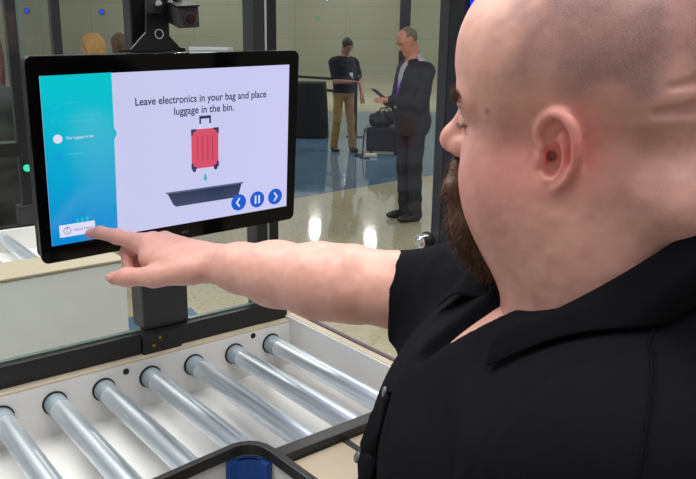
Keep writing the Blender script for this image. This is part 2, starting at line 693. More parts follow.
idf = lambda a, b, d: (a, b, d)
MB().prism(band(path, 0.0, 0.011), zt - 0.013, zt + 0.003, idf).build('rim', mat('black bumper rim', (30, 29, 28), rough=0.45, var=0.15, scale=50), st, 0.002)
MB().prism(band(path, 0.001, 0.006), zt - 0.42, zt - 0.012, idf).build('wall_panel', WHITE, st)
bl = MB().prism(band(path, 0.0075, 0.0125, 4, 11), zt - 0.40, zt - 0.016, idf)
ofs = offset(path, 0.014)
for i in range(4, 10):
    for t in np.linspace(0, 1, 7)[:-1]:
        p = ofs[i] * (1 - t) + ofs[i + 1] * t
        bl.tube([(*p, zt - 0.40), (*p, zt - 0.016)], 0.0022, 6)
bl.build('bristle_liner', mat('royal blue bristles', (20, 72, 150), rough=0.6, var=0.35, scale=300), st, label='royal blue ribbed liner')
for x, y in ((60, 520), (340, 497)):
    p = at_floor(x, y, zt)
    MB().tube([(p[0], p[1], 0), (p[0], p[1], zt - 0.029)], 0.018, 12).build('leg', DARKMETAL, st)

# ------------------------------------------------------------ glass partition
gp = empty('glass_partition', L(-0.5, -0.05, ZF), 'black framed glass partition standing along the roller conveyor', 'partition')
TOP = 2.15
MB().box((UL - 0.2, -0.055, 0.9965), (0.006, -0.02, 1.040), L).build('bottom_beam', BLACKMETAL, gp, 0.0015)
MB().box((UL - 0.2, -0.046, 1.040), (-0.337, -0.037, TOP), L).build('glass_pane', GLASS, gp)
MB().box((-0.231, -0.046, 1.040), (-0.063, -0.037, TOP), L).build('glass_pane', GLASS, gp)
MB().box((UL - 0.2, -0.047, 1.040), (-0.337, -0.036, 1.0425), L).build('edge_seal', GLASSEDGE, gp)
MB().box((-0.231, -0.047, 1.040), (-0.063, -0.036, 1.0425), L).build('edge_seal', GLASSEDGE, gp)
# upright that carries the screen
MB().box((-0.333, -0.088, 1.040), (-0.235, -0.032, 1.40), L).build('mounting_post', mat('charcoal post', (46, 46, 46), 0.45, var=0.08), gp, 0.002)
MB().box((-0.317, -0.085, 1.40), (-0.243, -0.05, TOP), L).build('mounting_post', BLACKMETAL, gp, 0.002)
pl = MB().box((-0.346, -0.0205, 0.972), (-0.262, -0.013, 1.038), L).build('mounting_plate', BLACKMETAL, gp, 0.001)
for px, py, m in ((153.5, 345, BRASS), (159.5, 337, BRASS), (163, 345.5, RUBBER), (168, 338, RUBBER)):
    q = onv(px, py, -0.013)
    MB().tube([L(q[0], -0.0135, q[2]), L(q[0], -0.010, q[2])], 0.0032, 6).build('bolt', m, pl)
# corner post made of two profiles with a pale joint
MB().box((-0.064, -0.075, 1.03), (-0.038, -0.03, TOP), L).build('corner_post', DARKMETAL, gp, 0.0015)
MB().box((-0.034, -0.075, ZF), (-0.010, -0.028, TOP), L).build('corner_post', BLACKMETAL, gp, 0.0015)
MB().box((-0.0385, -0.07, 1.04), (-0.0335, -0.029, TOP), L).build('joint_strip', mat('pale joint', (176, 178, 176), 0.3), gp, label='pale strip between the two corner profiles')
# pane across the end of the lane and its post
MB().box((0.021, -0.03, 1.008), (0.029, 0.424, TOP), L).build('glass_pane', GLASS, gp)
MB().box((0.0205, -0.03, 1.0045), (0.0295, 0.424, 1.0085), L).build('edge_seal', mat('purple edge tint', (92, 70, 92), 0.3), gp)
MB().box((0.008, 0.424, ZF), (0.04, 0.446, TOP), L).build('end_post', DARKMETAL, gp, 0.0015)
MB().box((0.008, 0.4465, ZF), (0.04, 0.478, TOP), L).build('end_post', BLACKMETAL, gp, 0.0015)
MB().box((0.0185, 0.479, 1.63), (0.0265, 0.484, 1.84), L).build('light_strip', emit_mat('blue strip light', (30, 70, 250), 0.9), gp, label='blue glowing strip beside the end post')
# round glass clamp
p0, p1 = L(0.014, 0.418, 1.272), L(-0.012, 0.418, 1.272)
cl = MB().tube([p0, p1], 0.0125, 20).build('glass_clamp', CHROME, gp)
MB().tube([p1, L(-0.016, 0.418, 1.272)], [0.0105, 0.006], 20).build('clamp_cap', CHROME, cl)
MB().tube([L(0.010, 0.418, 1.272), L(0.005, 0.418, 1.272)], 0.0145, 20).build('clamp_gasket', RUBBER, cl)
q = onv(404, 361, 0.405)
MB().box((q[0] - 0.014, 0.392, 1.006), (q[0] + 0.012, 0.423, 1.03), L).build('foot_bracket', BLACKMETAL, gp, 0.003)

# ============================================================ touch screen
ga, gb, gc = math.radians(38.96), math.radians(5.75), math.radians(-1.43)
SM = np.array(Matrix.Rotation(ga, 3, 'Z') @ Matrix.Rotation(gb, 3, 'X') @ Matrix.Rotation(gc, 3, 'Y'))
SCN = CAM + K * (V([-0.311, 1.36, 1.412]) - CAM)


def S(x, y, z):
    """point on the display: x right, y away behind the glass, z up"""
    return SCN + SM @ V([x, y, z]) * K


def sp(a, b, d):
    return S(a, d, b)


def rrect(x0, z0, x1, z1, r, n=6):
    out = []
    for cx_, cz_, a0 in ((x1 - r, z1 - r, 0), (x0 + r, z1 - r, 90), (x0 + r, z0 + r, 180), (x1 - r, z0 + r, 270)):
        for i in range(n + 1):
            t = math.radians(a0 + 90 * i / n)
            out.append((cx_ + r * math.cos(t), cz_ + r * math.sin(t)))
    return out


def disc(x, z, r, n=28):
    return [(x + r * math.cos(2 * math.pi * i / n), z + r * math.sin(2 * math.pi * i / n)) for i in range(n)]


mon = empty('touchscreen_monitor', L(-0.283, -0.03, 1.15), 'wide black touchscreen showing luggage instructions, mounted on the post behind it', 'monitor')
BEZ = mat('black glass bezel', (6, 6, 7), rough=0.09, var=0.0, spec=0.22)
SHELL = mat('matte black shell', (14, 14, 15), rough=0.5, spec=0.3)
MB().prism(rrect(-0.26, -0.1745, 0.26, 0.1745, 0.013), 0.0, 0.006, sp).build('bezel', BEZ, mon, 0.0012)
MB().prism(rrect(-0.258, -0.1725, 0.258, 0.1725, 0.013), 0.006, 0.034, sp).build('housing', SHELL, mon, 0.003)
MB().prism(rrect(-0.12, -0.10, 0.12, 0.08, 0.02), 0.034, 0.055, sp).build('back_cover', SHELL, mon, 0.004)
MB().box((-0.03, 0.045, -0.04), (0.03, 0.118, 0.02), S).build('wall_bracket', DARKMETAL, mon, 0.002)
scr = MB().prism([(-0.2395, 0.1435), (0.2365, 0.148), (0.2395, -0.143), (-0.2415, -0.143)], -0.0008, 0.0002, sp).build(
    'screen', emit_mat('display lavender', (198, 203, 236), 0.97, (206, 204, 246), 'X'), mon)


def gfx(name, polys, m, y=-0.0014, t=0.0004, label=None):
    g = MB()
    for pl_ in polys:
        g.prism(pl_, y, y + t, sp)
    return g.build(name, m, scr, label=label)


side = [(-0.2395, 0.1435), (-0.1225, 0.1455), (-0.1228, 0.052), (-0.1175, 0.042), (-0.1234, 0.032), (-0.1255, -0.143), (-0.2415, -0.143)]
gfx('sidebar', [side], emit_mat('display blue to teal', (10, 140, 216), 0.95, (8, 198, 208), 'Z', 0.02, 0.95), label='teal to blue step list panel')
TXT = emit_mat('display dark text', (58, 62, 92), 0.9)
WTX = emit_mat('display white', (226, 226, 250), 0.95)
FAINT = emit_mat('display faint teal', (30, 192, 218), 0.95)
BTN = emit_mat('display button blue', (16, 92, 212), 0.95)
NAVY = emit_mat('display navy', (52, 60, 98), 0.9)
RED = emit_mat('display coral', (218, 82, 108), 0.95)
RED2 = emit_mat('display dark coral', (186, 58, 86), 0.95)


def text(name, body, x0, x1, zbase, m, height=None, y=-0.0018, parent=scr, bold=0.0):
    cu = bpy.data.curves.new(name, 'FONT')
    cu.body = body
    cu.size = 1
    cu.offset = bold
    tmp = bpy.data.objects.new(name, cu)
    COL.objects.link(tmp)
    dg = bpy.context.evaluated_depsgraph_get()
    me = bpy.data.meshes.new_from_object(tmp.evaluated_get(dg))
    bpy.data.objects.remove(tmp)
    bpy.data.curves.remove(cu)
    co = np.array([v.co[:] for v in me.vertices])
    sx = (x1 - x0) / (co[:, 0].max() - co[:, 0].min())
    sz = sx if height is None else height
    w = np.array([S(x0 + (c[0] - co[:, 0].min()) * sx, y, zbase + c[1] * sz) for c in co])
    me.vertices.foreach_set('co', (w - base_of(parent)).ravel())
    me.materials.clear()
    me.materials.append(m)
    me.update()
    o = bpy.data.objects.new(name, me)
    COL.objects.link(o)
    o.parent = parent
    return o


text('caption_text', 'Leave electronics in your bag and place', -0.083, 0.184, 0.0875, TXT, 0.0192, bold=0.016)
text('caption_text', 'luggage in the bin.', -0.011, 0.112, 0.0665, TXT, 0.0192, bold=0.016)
# step list
gfx('step_marker', [disc(-0.2185, 0.041, 0.0074)], WTX, -0.0018, label='white active step dot')
gfx('step_marker', [disc(-0.2195, 0.0125, 0.0070)], emit_mat('display mid blue', (16, 164, 220), 0.95), -0.0018)
for cz in (0.0985, 0.071):
    g = MB()
    g.ring(disc(-0.2185, cz, 0.0078), disc(-0.2185, cz, 0.0068), -0.0018, -0.0014, sp)
    g.build('step_marker', FAINT, scr)
text('step_text', 'Put luggage in bin', -0.204, -0.159, 0.0395, WTX)
for z, xa, xb in ((0.098, -0.204, -0.178), (0.0765, -0.204, -0.142), (0.0675, -0.204, -0.155), (0.0125, -0.204, -0.172)):
    x, ps = xa, []
    while x < xb - 0.004:
        w_ = random.uniform(0.004, 0.010)
        ps += [(x, z), (min(x + w_, xb), z)]
        x += w_ + 0.0022
    top_ = [(a_, b_ + (0.0030 if i % 2 == 0 else 0.0024)) for i, (a_, b_) in enumerate(ps)]
    gfx('step_text', [ps + top_[::-1]], FAINT, -0.0018, label='faint step line of the list')
# help button and the little skyline mark above it
gfx('help_button', [rrect(-0.2275, -0.130, -0.166, -0.108, 0.001)], WTX, -0.0018, label='white help button under the fingertip')
g = MB()
g.ring(disc(-0.2145, -0.119, 0.0064), disc(-0.2145, -0.119, 0.0056), -0.0023, -0.0019, sp)
g.build('help_icon', TXT, scr)
text('help_text', '?', -0.2161, -0.2129, -0.1217, emit_mat('display violet', (110, 110, 190), 0.9), y=-0.0024)
text('help_text', 'Need Help?', -0.2035, -0.170, -0.1215, emit_mat('display violet', (110, 110, 190), 0.9), y=-0.0024)
for pl_ in ([(-0.190, -0.107), (-0.185, -0.107), (-0.185, -0.101), (-0.1865, -0.1005), (-0.1875, -0.097), (-0.1885, -0.1005), (-0.190, -0.101)],
            [(-0.198, -0.1065), (-0.194, -0.1065), (-0.194, -0.100), (-0.198, -0.100)],
            [(-0.181, -0.1065), (-0.177, -0.1065), (-0.177, -0.099), (-0.181, -0.099)]):
    gfx('skyline_mark', [pl_], FAINT, -0.0018)
# suitcase drawing
gfx('suitcase_picture', [rrect(0.0225, -0.038, 0.0785, 0.0365, 0.006)], RED, -0.0018, label='coral red suitcase body')
for x in (0.034, 0.044, 0.055, 0.065):
    gfx('suitcase_rib', [[(x, -0.024), (x + 0.0018, -0.024), (x + 0.0018, 0.024), (x, 0.024)]], RED2, -0.0023)
for xs, sg in ((0.0218, 1), (0.0792, -1)):
    for zs, sz in ((0.0372, -1), (-0.0387, 1)):
        gfx('suitcase_corner', [[(xs, zs), (xs + sg * 0.011, zs), (xs + sg * 0.0105, zs + sz * 0.004), (xs + sg * 0.005, zs + sz * 0.005), (xs + sg * 0.0035, zs + sz * 0.011), (xs, zs + sz * 0.011)]],
            NAVY, -0.0023)
for x in (0.0275, 0.0725):
    gfx('suitcase_wheel', [disc(x, -0.0405, 0.0038, 12)], NAVY, -0.0023)
gfx('suitcase_handle', [[(0.039, 0.061), (0.063, 0.061), (0.063, 0.046), (0.0595, 0.046), (0.0595, 0.0555), (0.0425, 0.0555), (0.0425, 0.046), (0.039, 0.046)]], NAVY, -0.0023)
for x in (0.040, 0.0603):
    gfx('suitcase_handle_rod', [[(x, 0.0365), (x + 0.0018, 0.0365), (x + 0.0018, 0.046), (x, 0.046)]], WTX, -0.0018)
gfx('arrow_picture', [[(0.0485, -0.051), (0.0525, -0.051), (0.0525, -0.058), (0.0553, -0.058), (0.0505, -0.0645), (0.0457, -0.058), (0.0485, -0.058)]], emit_mat('display arrow teal', (30, 180, 200), 0.95), -0.0018)
gfx('bin_picture', [[(-0.0275, -0.0795), (0.130, -0.0795), (0.1235, -0.102), (0.117, -0.1065), (-0.011, -0.1065), (-0.0165, -0.102)]], emit_mat('display bin navy', (64, 76, 108), 0.9, (44, 52, 84), 'Z'), -0.0018)
gfx('bin_picture_rim', [[(-0.031, -0.0765), (0.1335, -0.0765), (0.1335, -0.0795), (-0.031, -0.0795)]], emit_mat('display bin rim', (92, 108, 140), 0.9), -0.0023)
BX = ((0.1235, 'back_button'), (0.1665, 'pause_button'), (0.2095, 'next_button'))
for x, nm in BX:
    gfx(nm, [disc(x, -0.1175, 0.0168)], BTN, -0.0027)
ch = lambda x, s: [(x - s * 0.004, -0.1095), (x - s * 0.0015, -0.1075), (x + s * 0.0065, -0.1175), (x - s * 0.0015, -0.1275), (x - s * 0.004, -0.1255), (x + s * 0.0022, -0.1175)]
gfx('button_symbol', [ch(0.123, -1)], WTX, -0.0032)
gfx('button_symbol', [ch(0.2095, 1)], WTX, -0.0032)
gfx('button_symbol', [[(0.1605, -0.126), (0.1642, -0.126), (0.1642, -0.109), (0.1605, -0.109)], [(0.1688, -0.126), (0.1725, -0.126), (0.1725, -0.109), (0.1688, -0.109)]], WTX, -0.0032)
text('maker_mark', 'elo', 0.0, 0.014, -0.163, mat('grey print', (96, 96, 98), 0.5), y=-0.0006, parent=mon)

# ------------------------------------------- camera on its bracket above the screen
cb = empty('camera_bracket', L(-0.262, -0.02, 1.585), 'black tapered bracket plate on the post above the touchscreen', 'bracket')
vb = 0.0


def onb(px, py):
    q_ = onv(px, py, vb)
    return (q_[0], q_[2])


bp = lambda a, b, d: L(a, d, b)
outl = [onb(*q_) for q_ in ((119, 52), (186, 52), (185.5, 48), (180, 47), (167, 33), (167, -40), (147, -40), (146, 32), (131, 49), (119, 49.5))]
MB().prism(outl, vb - 0.006, vb, bp).build('plate', BLACKMETAL, cb, 0.001)
MB().box((-0.285, -0.051, 1.60), (-0.262, -0.006, 1.68), L).build('standoff', DARKMETAL, cb)
hc = onb(158.5, 34)
g = MB()
g.ring(disc(*hc, 0.0088), disc(*hc, 0.0072), vb, vb + 0.003, bp)
g.build('eyelet_ring', CHROME, cb)
MB().prism(disc(*hc, 0.0070), vb, vb + 0.001, bp).build('eyelet_hole', RUBBER, cb)
sl = [onb(142.5, -30), onb(159, -30), onb(159, 12), onb(157, 13.5), onb(146, 13.5), onb(143, 10)]
MB().prism(sl, vb + 0.008, vb + 0.012, bp).build('slotted_tab', DARKMETAL, cb, 0.0008)
MB().tube([L(*[onv(154, 4, 0)[0], 0.0, onv(154, 4, 0)[2]]), L(onv(154, 4, 0)[0], 0.02, onv(154, 4, 0)[2])], 0.006, 12).build('tab_screw', CHROME, cb)

fc = at(188.5, 17.5, 1.20)
fa = RT * 0.42 - UP * 0.36 - _fw * 0.83
fa /= np.linalg.norm(fa)
fb = RT - fa * (RT @ fa)
fb /= np.linalg.norm(fb)
fu = np.cross(fa, fb)
fu = fu if fu @ UP > 0 else -fu
cf = lambda a, b, c: fc + fb * a + fa * b + fu * c
kam = empty('box_camera', cf(0, -0.04, -0.02), 'small dark box camera with round lens pointing out above the touchscreen', 'camera')
CASE = mat('camera grey casing', (58, 56, 60), 0.45, var=0.08)
MB().box((-0.0175, -0.095, -0.0165), (0.0175, 0.0, 0.0165), cf).build('body', CASE, kam, 0.002)
MB().box((-0.0185, -0.06, 0.0165), (0.0185, 0.006, 0.0195), cf).build('sun_visor', SHELL, kam, 0.001)
MB().tube([cf(0.002, -0.001, -0.001), cf(0.002, 0.006, -0.001)], 0.0105, 24).build('lens_ring', mat('lens ring', (84, 82, 86), 0.3, metal=0.6), kam)
MB().tube([cf(0.002, 0.006, -0.001), cf(0.002, 0.0075, -0.001)], 0.0082, 24).build('lens', mat('lens glass', (8, 8, 10), 0.05), kam)
MB().tube([cf(0, -0.055, 0.0165), cf(-0.012, -0.065, 0.034), cf(-0.028, -0.075, 0.036)], 0.006, 12).build('swivel_arm', SHELL, kam)
MB().tube([cf(-0.005, -0.074, 0.004), cf(-0.012, -0.09, 0.002), cf(-0.02, -0.095, 0.02), cf(-0.022, -0.095, 0.08)], 0.0025, 8).build('cable', RUBBER, kam)

# ======================================================= far roller lane (left)
fl = empty('roller_conveyor', L(-0.5, -1.0, ZF), 'second roller conveyor behind the glass at left, partly hidden by the touchscreen', 'conveyor')
MB().box((-2.6, -0.72, 0.45), (-0.10, -0.70, 0.988), L).build('side_panel', mat('grey white panel', (226, 229, 230), 0.4, var=0.03), fl, 0.001)
MB().box((-2.6, -0.86, 0.990), (-0.10, -0.695, 0.998), L).build('tan_ledge', mat('tan ledge', (168, 158, 138), 0.4, var=0.06), fl, 0.002)
MB().box((-2.6, -1.30, 0.90), (-0.10, -0.86, 0.91), L).build('tray_floor', WHITE, fl)
MB().box((-2.6, -1.315, 0.62), (-0.10, -1.30, 0.985), L).build('back_panel', WHITE, fl)
for i in range(9):
    u = -0.275 - 0.105 * i
    MB().tube([L(u, -1.299, 0.955), L(u, -0.862, 0.955)], 0.0195 * K, 20).build('roller', STEEL, fl)
for u0 in (-2.5, -0.2):
    for v0 in (-1.29, -0.79):
        MB().box((u0, v0, ZF), (u0 + 0.05, v0 + 0.05, 0.9), L).build('leg', DARKMETAL, fl)
fg = empty('glass_partition', L(-0.6, -1.34, ZF), 'dark framed glass partition behind the far roller conveyor at left', 'partition')
MB().box((-2.6, -1.345, 0.962), (-0.06, -1.316, 0.992), L).build('bottom_beam', BLACKMETAL, fg)
MB().box((-0.197, -1.35, 0.992), (-0.163, -1.32, TOP), L).build('post', BLACKMETAL, fg, 0.0015)
MB().box((-0.052, -1.35, ZF), (-0.022, -1.32, TOP), L).build('post', BLACKMETAL, fg, 0.0015)
MB().box((-2.6, -1.348, 1.228), (-0.197, -1.322, 1.272), L).build('cross_rail', BLACKMETAL, fg)
MB().box((-2.6, -1.337, 1.272), (-0.197, -1.331, TOP), L).build('glass_pane', GLASS, fg)
MB().box((-2.6, -1.338, 1.272), (-0.197, -1.330, 1.279), L).build('edge_seal', GLASSEDGE, fg)
MB().box((-0.163, -1.337, 0.992), (-0.052, -1.331, TOP), L).build('glass_pane', GLASS, fg)
MB().box((-0.163, -1.339, 1.03), (-0.146, -1.329, TOP), L).build('edge_seal', GLASSEDGE, fg)
q = onv(27, 168, -1.318)
MB().tube([L(q[0], -1.320, q[2]), L(q[0], -1.312, q[2])], 0.011, 12).build('indicator_light', emit_mat('green indicator', (70, 235, 190), 1.0), fg, label='small glowing green light')
MB().box((-0.215, -1.36, ZF), (-0.14, -1.318, 1.06), L).build('post_foot', DARKMETAL, fg, 0.004)

# ====================================================== the man at the screen
HS = 1.04
HC = CAM + HS * (V([0.189, 0.625, 1.541]) - CAM)
yw, pt, rl = math.radians(148.0), math.radians(4.2), math.radians(-7.2)
_F, _L, _Z = V([math.cos(yw), math.sin(yw), 0]), V([-math.sin(yw), math.cos(yw), 0]), V([0, 0, 1.0])
_f2, _z2 = _F * math.cos(pt) - _Z * math.sin(pt), _Z * math.cos(pt) + _F * math.sin(pt)
_l3, _z3 = _L * math.cos(rl) + _z2 * math.sin(rl), _z2 * math.cos(rl) - _L * math.sin(rl)
HM = np.stack([_f2, _l3, _z3], 1)


def H(x, y, z):
    """head space (x forward, y to his left, z up, metres of a medium head)"""
    return HC + HM @ V([x, y, z * 0.93 if z < 0 else z]) * HS


def hcoord(p):
    return (p - HC) @ HM / HS


def he(c, r):
    return ell(H(*c), V(r, dtype=float) * HS, HM)


def hcap(a, b, ra, rb=None):
    return cap(H(*a), H(*b), ra * HS, (ra if rb is None else rb) * HS)


SHN = at(614, 487, 0.535)      # near (left) shoulder joint
SHF = at(546, 272, 0.865)      # far (right) shoulder joint
MID = (SHN + SHF) / 2
tl = (SHN - SHF) * V([1, 1, 0])
tl /= np.linalg.norm(tl)
tf = V([tl[1], -tl[0], 0])     # chest direction
tz = V([0, 0, 1.0])
_c9, _s9 = math.cos(math.radians(9)), math.sin(math.radians(9))
tf, tl = tf * _c9 + V([-tf[1], tf[0], 0]) * _s9, tl * _c9 + V([-tl[1], tl[0], 0]) * _s9
TR = np.stack([tf, tl, tz], 1)


def T(f, l, z):
    return MID + tf * f + tl * l + tz * z


head = []
U = lambda f, k=0.02: head.append(('u', f, k * HS))
SB = lambda f, k=0.01: head.append(('s', f, k * HS))
U(he((-0.018, 0, 0.050), (0.106, 0.083, 0.088)))
U(he((0.030, 0, 0.058), (0.062, 0.071, 0.066)), 0.03)
U(he((0.040, 0, -0.035), (0.056, 0.066, 0.085)), 0.03)
for s in (1, -1):
    U(he((0.046, s * 0.037, -0.052), (0.040, 0.034, 0.046)), 0.025)
    U(he((0.010, s * 0.050, -0.080), (0.052, 0.030, 0.050)), 0.03)
    U(hcap((0.084, s * 0.012, 0.026), (0.070, s * 0.050, 0.028), 0.0125, 0.010), 0.014)
U(he((0.036, 0, -0.096), (0.048, 0.052, 0.038)), 0.03)
U(he((0.074, 0, -0.104), (0.018, 0.024, 0.018)), 0.02)
U(he((0.012, 0, -0.115), (0.052, 0.056, 0.036)), 0.035)
# neck and the folds at its back
U(cap(H(-0.030, 0, -0.05), MID - tf * 0.03 + tz * 0.02, 0.079 * HS, 0.096 * HS), 0.03)
U(he((-0.088, 0, -0.055), (0.046, 0.078, 0.045)), 0.025)
for s in (1, -1):
    U(hcap((-0.097, s * 0.0, 0.022), (-0.074, s * 0.046, 0.024), 0.030, 0.024), 0.02)
for z_, rr_, fa, fb_ in ((0.037, 0.0038, -70, 53), (0.015, 0.0056, -70, 60)):
    q_ = V([H(-0.018 - 0.125 * math.cos(math.radians(a_)), 0.105 * math.sin(math.radians(a_)), z_ + 0.004 * math.sin(math.radians(a_ * 2))) for a_ in np.linspace(fa, fb_, 22)])
    q_ = project(head, q_, -0.0012, 6)[0]
    SB(polycap(q_, [rr_ * HS * min(1.0, 0.25 + 0.18 * min(i_, 21 - i_)) for i_ in range(22)]), 0.006)
# eye sockets, lids
for s in (1, -1):
    SB(he((0.098, s * 0.035, 0.012), (0.022, 0.018, 0.009)), 0.010)
    U(he((0.0745, s * 0.034, 0.012), (0.0145, 0.0165, 0.0115)), 0.005)
    SB(hcap((0.0905, s * 0.024, 0.0085), (0.076, s * 0.0515, 0.008), 0.0012), 0.003)
# nose
U(hcap((0.084, 0, 0.022), (0.108, 0, -0.010), 0.0095, 0.0115), 0.012)
U(he((0.110, 0, -0.015), (0.0145, 0.0135, 0.0125)), 0.008)
for s in (1, -1):
    U(he((0.098, s * 0.0125, -0.020), (0.0125, 0.0085, 0.0095)), 0.006)
    SB(he((0.105, s * 0.0065, -0.030), (0.006, 0.0035, 0.006)), 0.003)
# mouth
U(hcap((0.094, 0.012, -0.060), (0.094, -0.012, -0.060), 0.007), 0.012)
U(hcap((0.092, 0.012, -0.074), (0.092, -0.012, -0.074), 0.007), 0.012)
# ears
for s in (1, -1):
    ea = math.radians(19)
    eo = V([-0.006, s * 0.0765, -0.012])
    e_up = V([-0.16, 0, 0.987])
    e_bk = V([-0.987 * math.cos(ea), s * math.sin(ea), -0.16 * math.cos(ea)])
    e_bk /= np.linalg.norm(e_bk)
    e_out = np.cross(e_up, e_bk)
    e_out = e_out if e_out[1] * s > 0 else -e_out
    E3 = lambda a, b, c=0.0: H(*(eo + (e_up * a + e_bk * b + e_out * c) * 0.00107))
    ER = HM @ np.stack([e_up, e_bk, e_out], 1)
    U(ell(E3(4, 4, -1), V([0.0290, 0.0180, 0.0048]) * HS, ER), 0.006)
    U(ell(E3(-22, -2, 0), V([0.0130, 0.0105, 0.0058]) * HS, ER), 0.006)
    hel = [(4, -7, 3), (10, -13, 3), (20, -14.5, 4), (29, -9, 5), (33.5, 0, 6), (32, 9, 6.5), (25, 16, 6.5), (13, 19.5, 6), (0, 19, 5), (-12, 14, 4), (-22, 6, 3)]
    hp_ = spline(hel, 6)
    U(polycap([E3(*a) for a in hp_], [(0.0036 + 0.0011 * math.sin(math.pi * min(1, i / (len(hp_) - 8)))) * HS for i in range(len(hp_))]), 0.003)
    ant = spline([(22, 2, 2.5), (12, 8, 3), (0, 9.5, 3), (-10, 6, 3), (-14, -2, 3)], 6)
    U(polycap([E3(*a) for a in ant], [0.0036 * HS] * len(ant)), 0.004)
    SB(ell(E3(-1, -1, 4), V([0.0135, 0.0092, 0.0095]) * HS, ER), 0.003)
    SB(cap(E3(15, -6, 4.5), E3(26, 2, 5.5), 0.0044 * HS), 0.003)
    SB(polycap([E3(*a) for a in spline([(27, 5, 6.5), (19, 12, 6), (2, 14.5, 5.5)], 5)], [0.0022 * HS] * 11), 0.002)
    SB(cap(E3(-1, -5, 0), E3(-1, -9, -8), 0.0042 * HS), 0.003)
    U(ell(E3(-3, -11, 2.5), V([0.0065, 0.0042, 0.0042]) * HS, ER), 0.004)
head.append(('f', lambda p: 0.0006 * (vnoise(p, 130, 3) - 0.5), 0))

# --- right arm and pointing hand
TIP = S(-0.1785, -0.0095, -0.1285)
dT = float((TIP - CAM) @ _fw)
PXW = lambda x, y, d: at(x, y, d)
W0 = PXW(207, 263, 1.115)
arm = []
A = lambda f, k=0.02: arm.append(('u', f, k))


def chain(pts, rs, k=0.012):
    for i in range(len(pts) - 1):
        A(cap(pts[i], pts[i + 1], rs[i], rs[i + 1]), k)


armp = [W0, PXW(240, 268, 1.075), PXW(275, 274, 1.04), PXW(320, 281, 0.995), PXW(352, 284, 0.965), PXW(402, 291, 0.93), PXW(470, 298, 0.895), SHF]
chain(armp, [0.0265, 0.0335, 0.0435, 0.0485, 0.0475, 0.0455, 0.055, 0.07], 0.02)
A(cap(PXW(222, 262, 1.115), PXW(196, 259, 1.125), 0.022, 0.021), 0.02)
# index
chain([PXW(144, 244, 1.150), PXW(117, 236.5, 1.172), PXW(100, 232.6, 1.186), TIP], [0.0155, 0.0118, 0.0100, 0.0080], 0.006)
# palm
W1 = [PXW(200, 268, 1.100), PXW(199, 261, 1.115), PXW(201, 257, 1.13), PXW(204, 258, 1.145)]
MC = [PXW(146, 246, 1.150), PXW(153, 241, 1.172), PXW(165, 240, 1.192), PXW(178, 244, 1.205)]
for w_, m_, r_ in zip(W1, MC, (0.0150, 0.0150, 0.0140, 0.0130)):
    A(cap(w_, m_, 0.021, r_), 0.014)
A(cap(PXW(150, 258, 1.130), PXW(185, 268, 1.10), 0.0175, 0.022), 0.014)
# thumb
chain([PXW(190, 271, 1.090), PXW(154, 276.5, 1.095), PXW(127, 277, 1.105), PXW(114.5, 278.2, 1.110)], [0.0200, 0.0152, 0.0128, 0.0105], 0.010)
# curled fingers
chain([MC[1], PXW(127.5, 251, 1.185), PXW(129, 272, 1.165), PXW(140, 280, 1.145)], [0.0140, 0.0110, 0.0100, 0.0088], 0.004)
chain([MC[2], PXW(140, 251, 1.205), PXW(142, 276, 1.185), PXW(153, 281, 1.160)], [0.0135, 0.0110, 0.0100, 0.0088], 0.004)
chain([MC[3], PXW(158, 255, 1.215), PXW(159, 275, 1.20), PXW(168, 279, 1.175)], [0.0125, 0.0100, 0.0092, 0.0082], 0.004)
_cr = [cap(PXW(340, 262, 0.915), PXW(349, 284, 0.915), 0.0), cap(PXW(352, 268, 0.915), PXW(362, 292, 0.912), 0.0)]
arm.append(('f', lambda p: 0.0016 * np.exp(-(_cr[0](p) / 0.006) ** 2) + 0.0010 * np.exp(-(_cr[1](p) / 0.006) ** 2), 0))
arm.append(('f', lambda p: 0.0007 * (vnoise(p, 110, 5) - 0.5) + 0.0006 * (vnoise(p, 34, 6) - 0.5), 0))

# --- trunk (covered by the shirt) and the hanging left arm
NEL = SHN + tl * 0.035 - tz * 0.30 + tf * 0.02
NWR = NEL + tf * 0.12 - tz * 0.235 + tl * 0.01


def trunk(grow):
    t = []
    A2 = lambda f, k: t.append(('u', f, k))
    A2(ell(T(0.035, 0, -0.14), V([0.150, 0.205, 0.185]) + grow, TR), 0.05)
    A2(ell(T(0.070, 0.0, -0.36), V([0.185, 0.205, 0.21]) + grow, TR), 0.07)
    A2(ell(T(0.005, 0, -0.58), V([0.150, 0.190, 0.16]) + grow, TR), 0.07)
    A2(cap(SHF + tl * 0.04, SHN - tl * 0.04, 0.066 + grow), 0.05)
    for s in (SHF, SHN):
        A2(cap(MID + tz * 0.060 - tf * 0.050, s + tz * 0.005 - tf * 0.01, 0.060 + grow, 0.064 + grow), 0.04)
    A2(ell(T(-0.085, 0, 0.060), V([0.070, 0.125, 0.088]) + grow, TR), 0.04)
    return t


core = trunk(-0.006)
for a, b, ra, rb in ((SHN, NEL, 0.060, 0.047), (NEL, NWR, 0.046, 0.029)):
    core.append(('u', cap(a, b, ra, rb), 0.02))
HDR = (NWR - NEL) / np.linalg.norm(NWR - NEL)
core.append(('u', cap(NWR + HDR * 0.02, NWR + HDR * 0.085, 0.028, 0.030), 0.02))
for i, o_ in enumerate((-0.027, -0.009, 0.009, 0.026)):
    b_ = NWR + HDR * 0.095 + tf * o_
    m_ = b_ + HDR * (0.045, 0.05, 0.047, 0.037)[i] - tl * 0.006
    core.append(('u', cap(b_, m_, 0.0095, 0.0085), 0.005))
    core.append(('u', cap(m_, m_ + HDR * 0.034 - tl * 0.016, 0.0085, 0.0072), 0.004))
core.append(('u', cap(NWR + HDR * 0.03 + tf * 0.025, NWR + HDR * 0.085 + tf * 0.052, 0.013, 0.010), 0.008))
HIP = [T(0.0, s * 0.10, -0.66) for s in (-1, 1)]
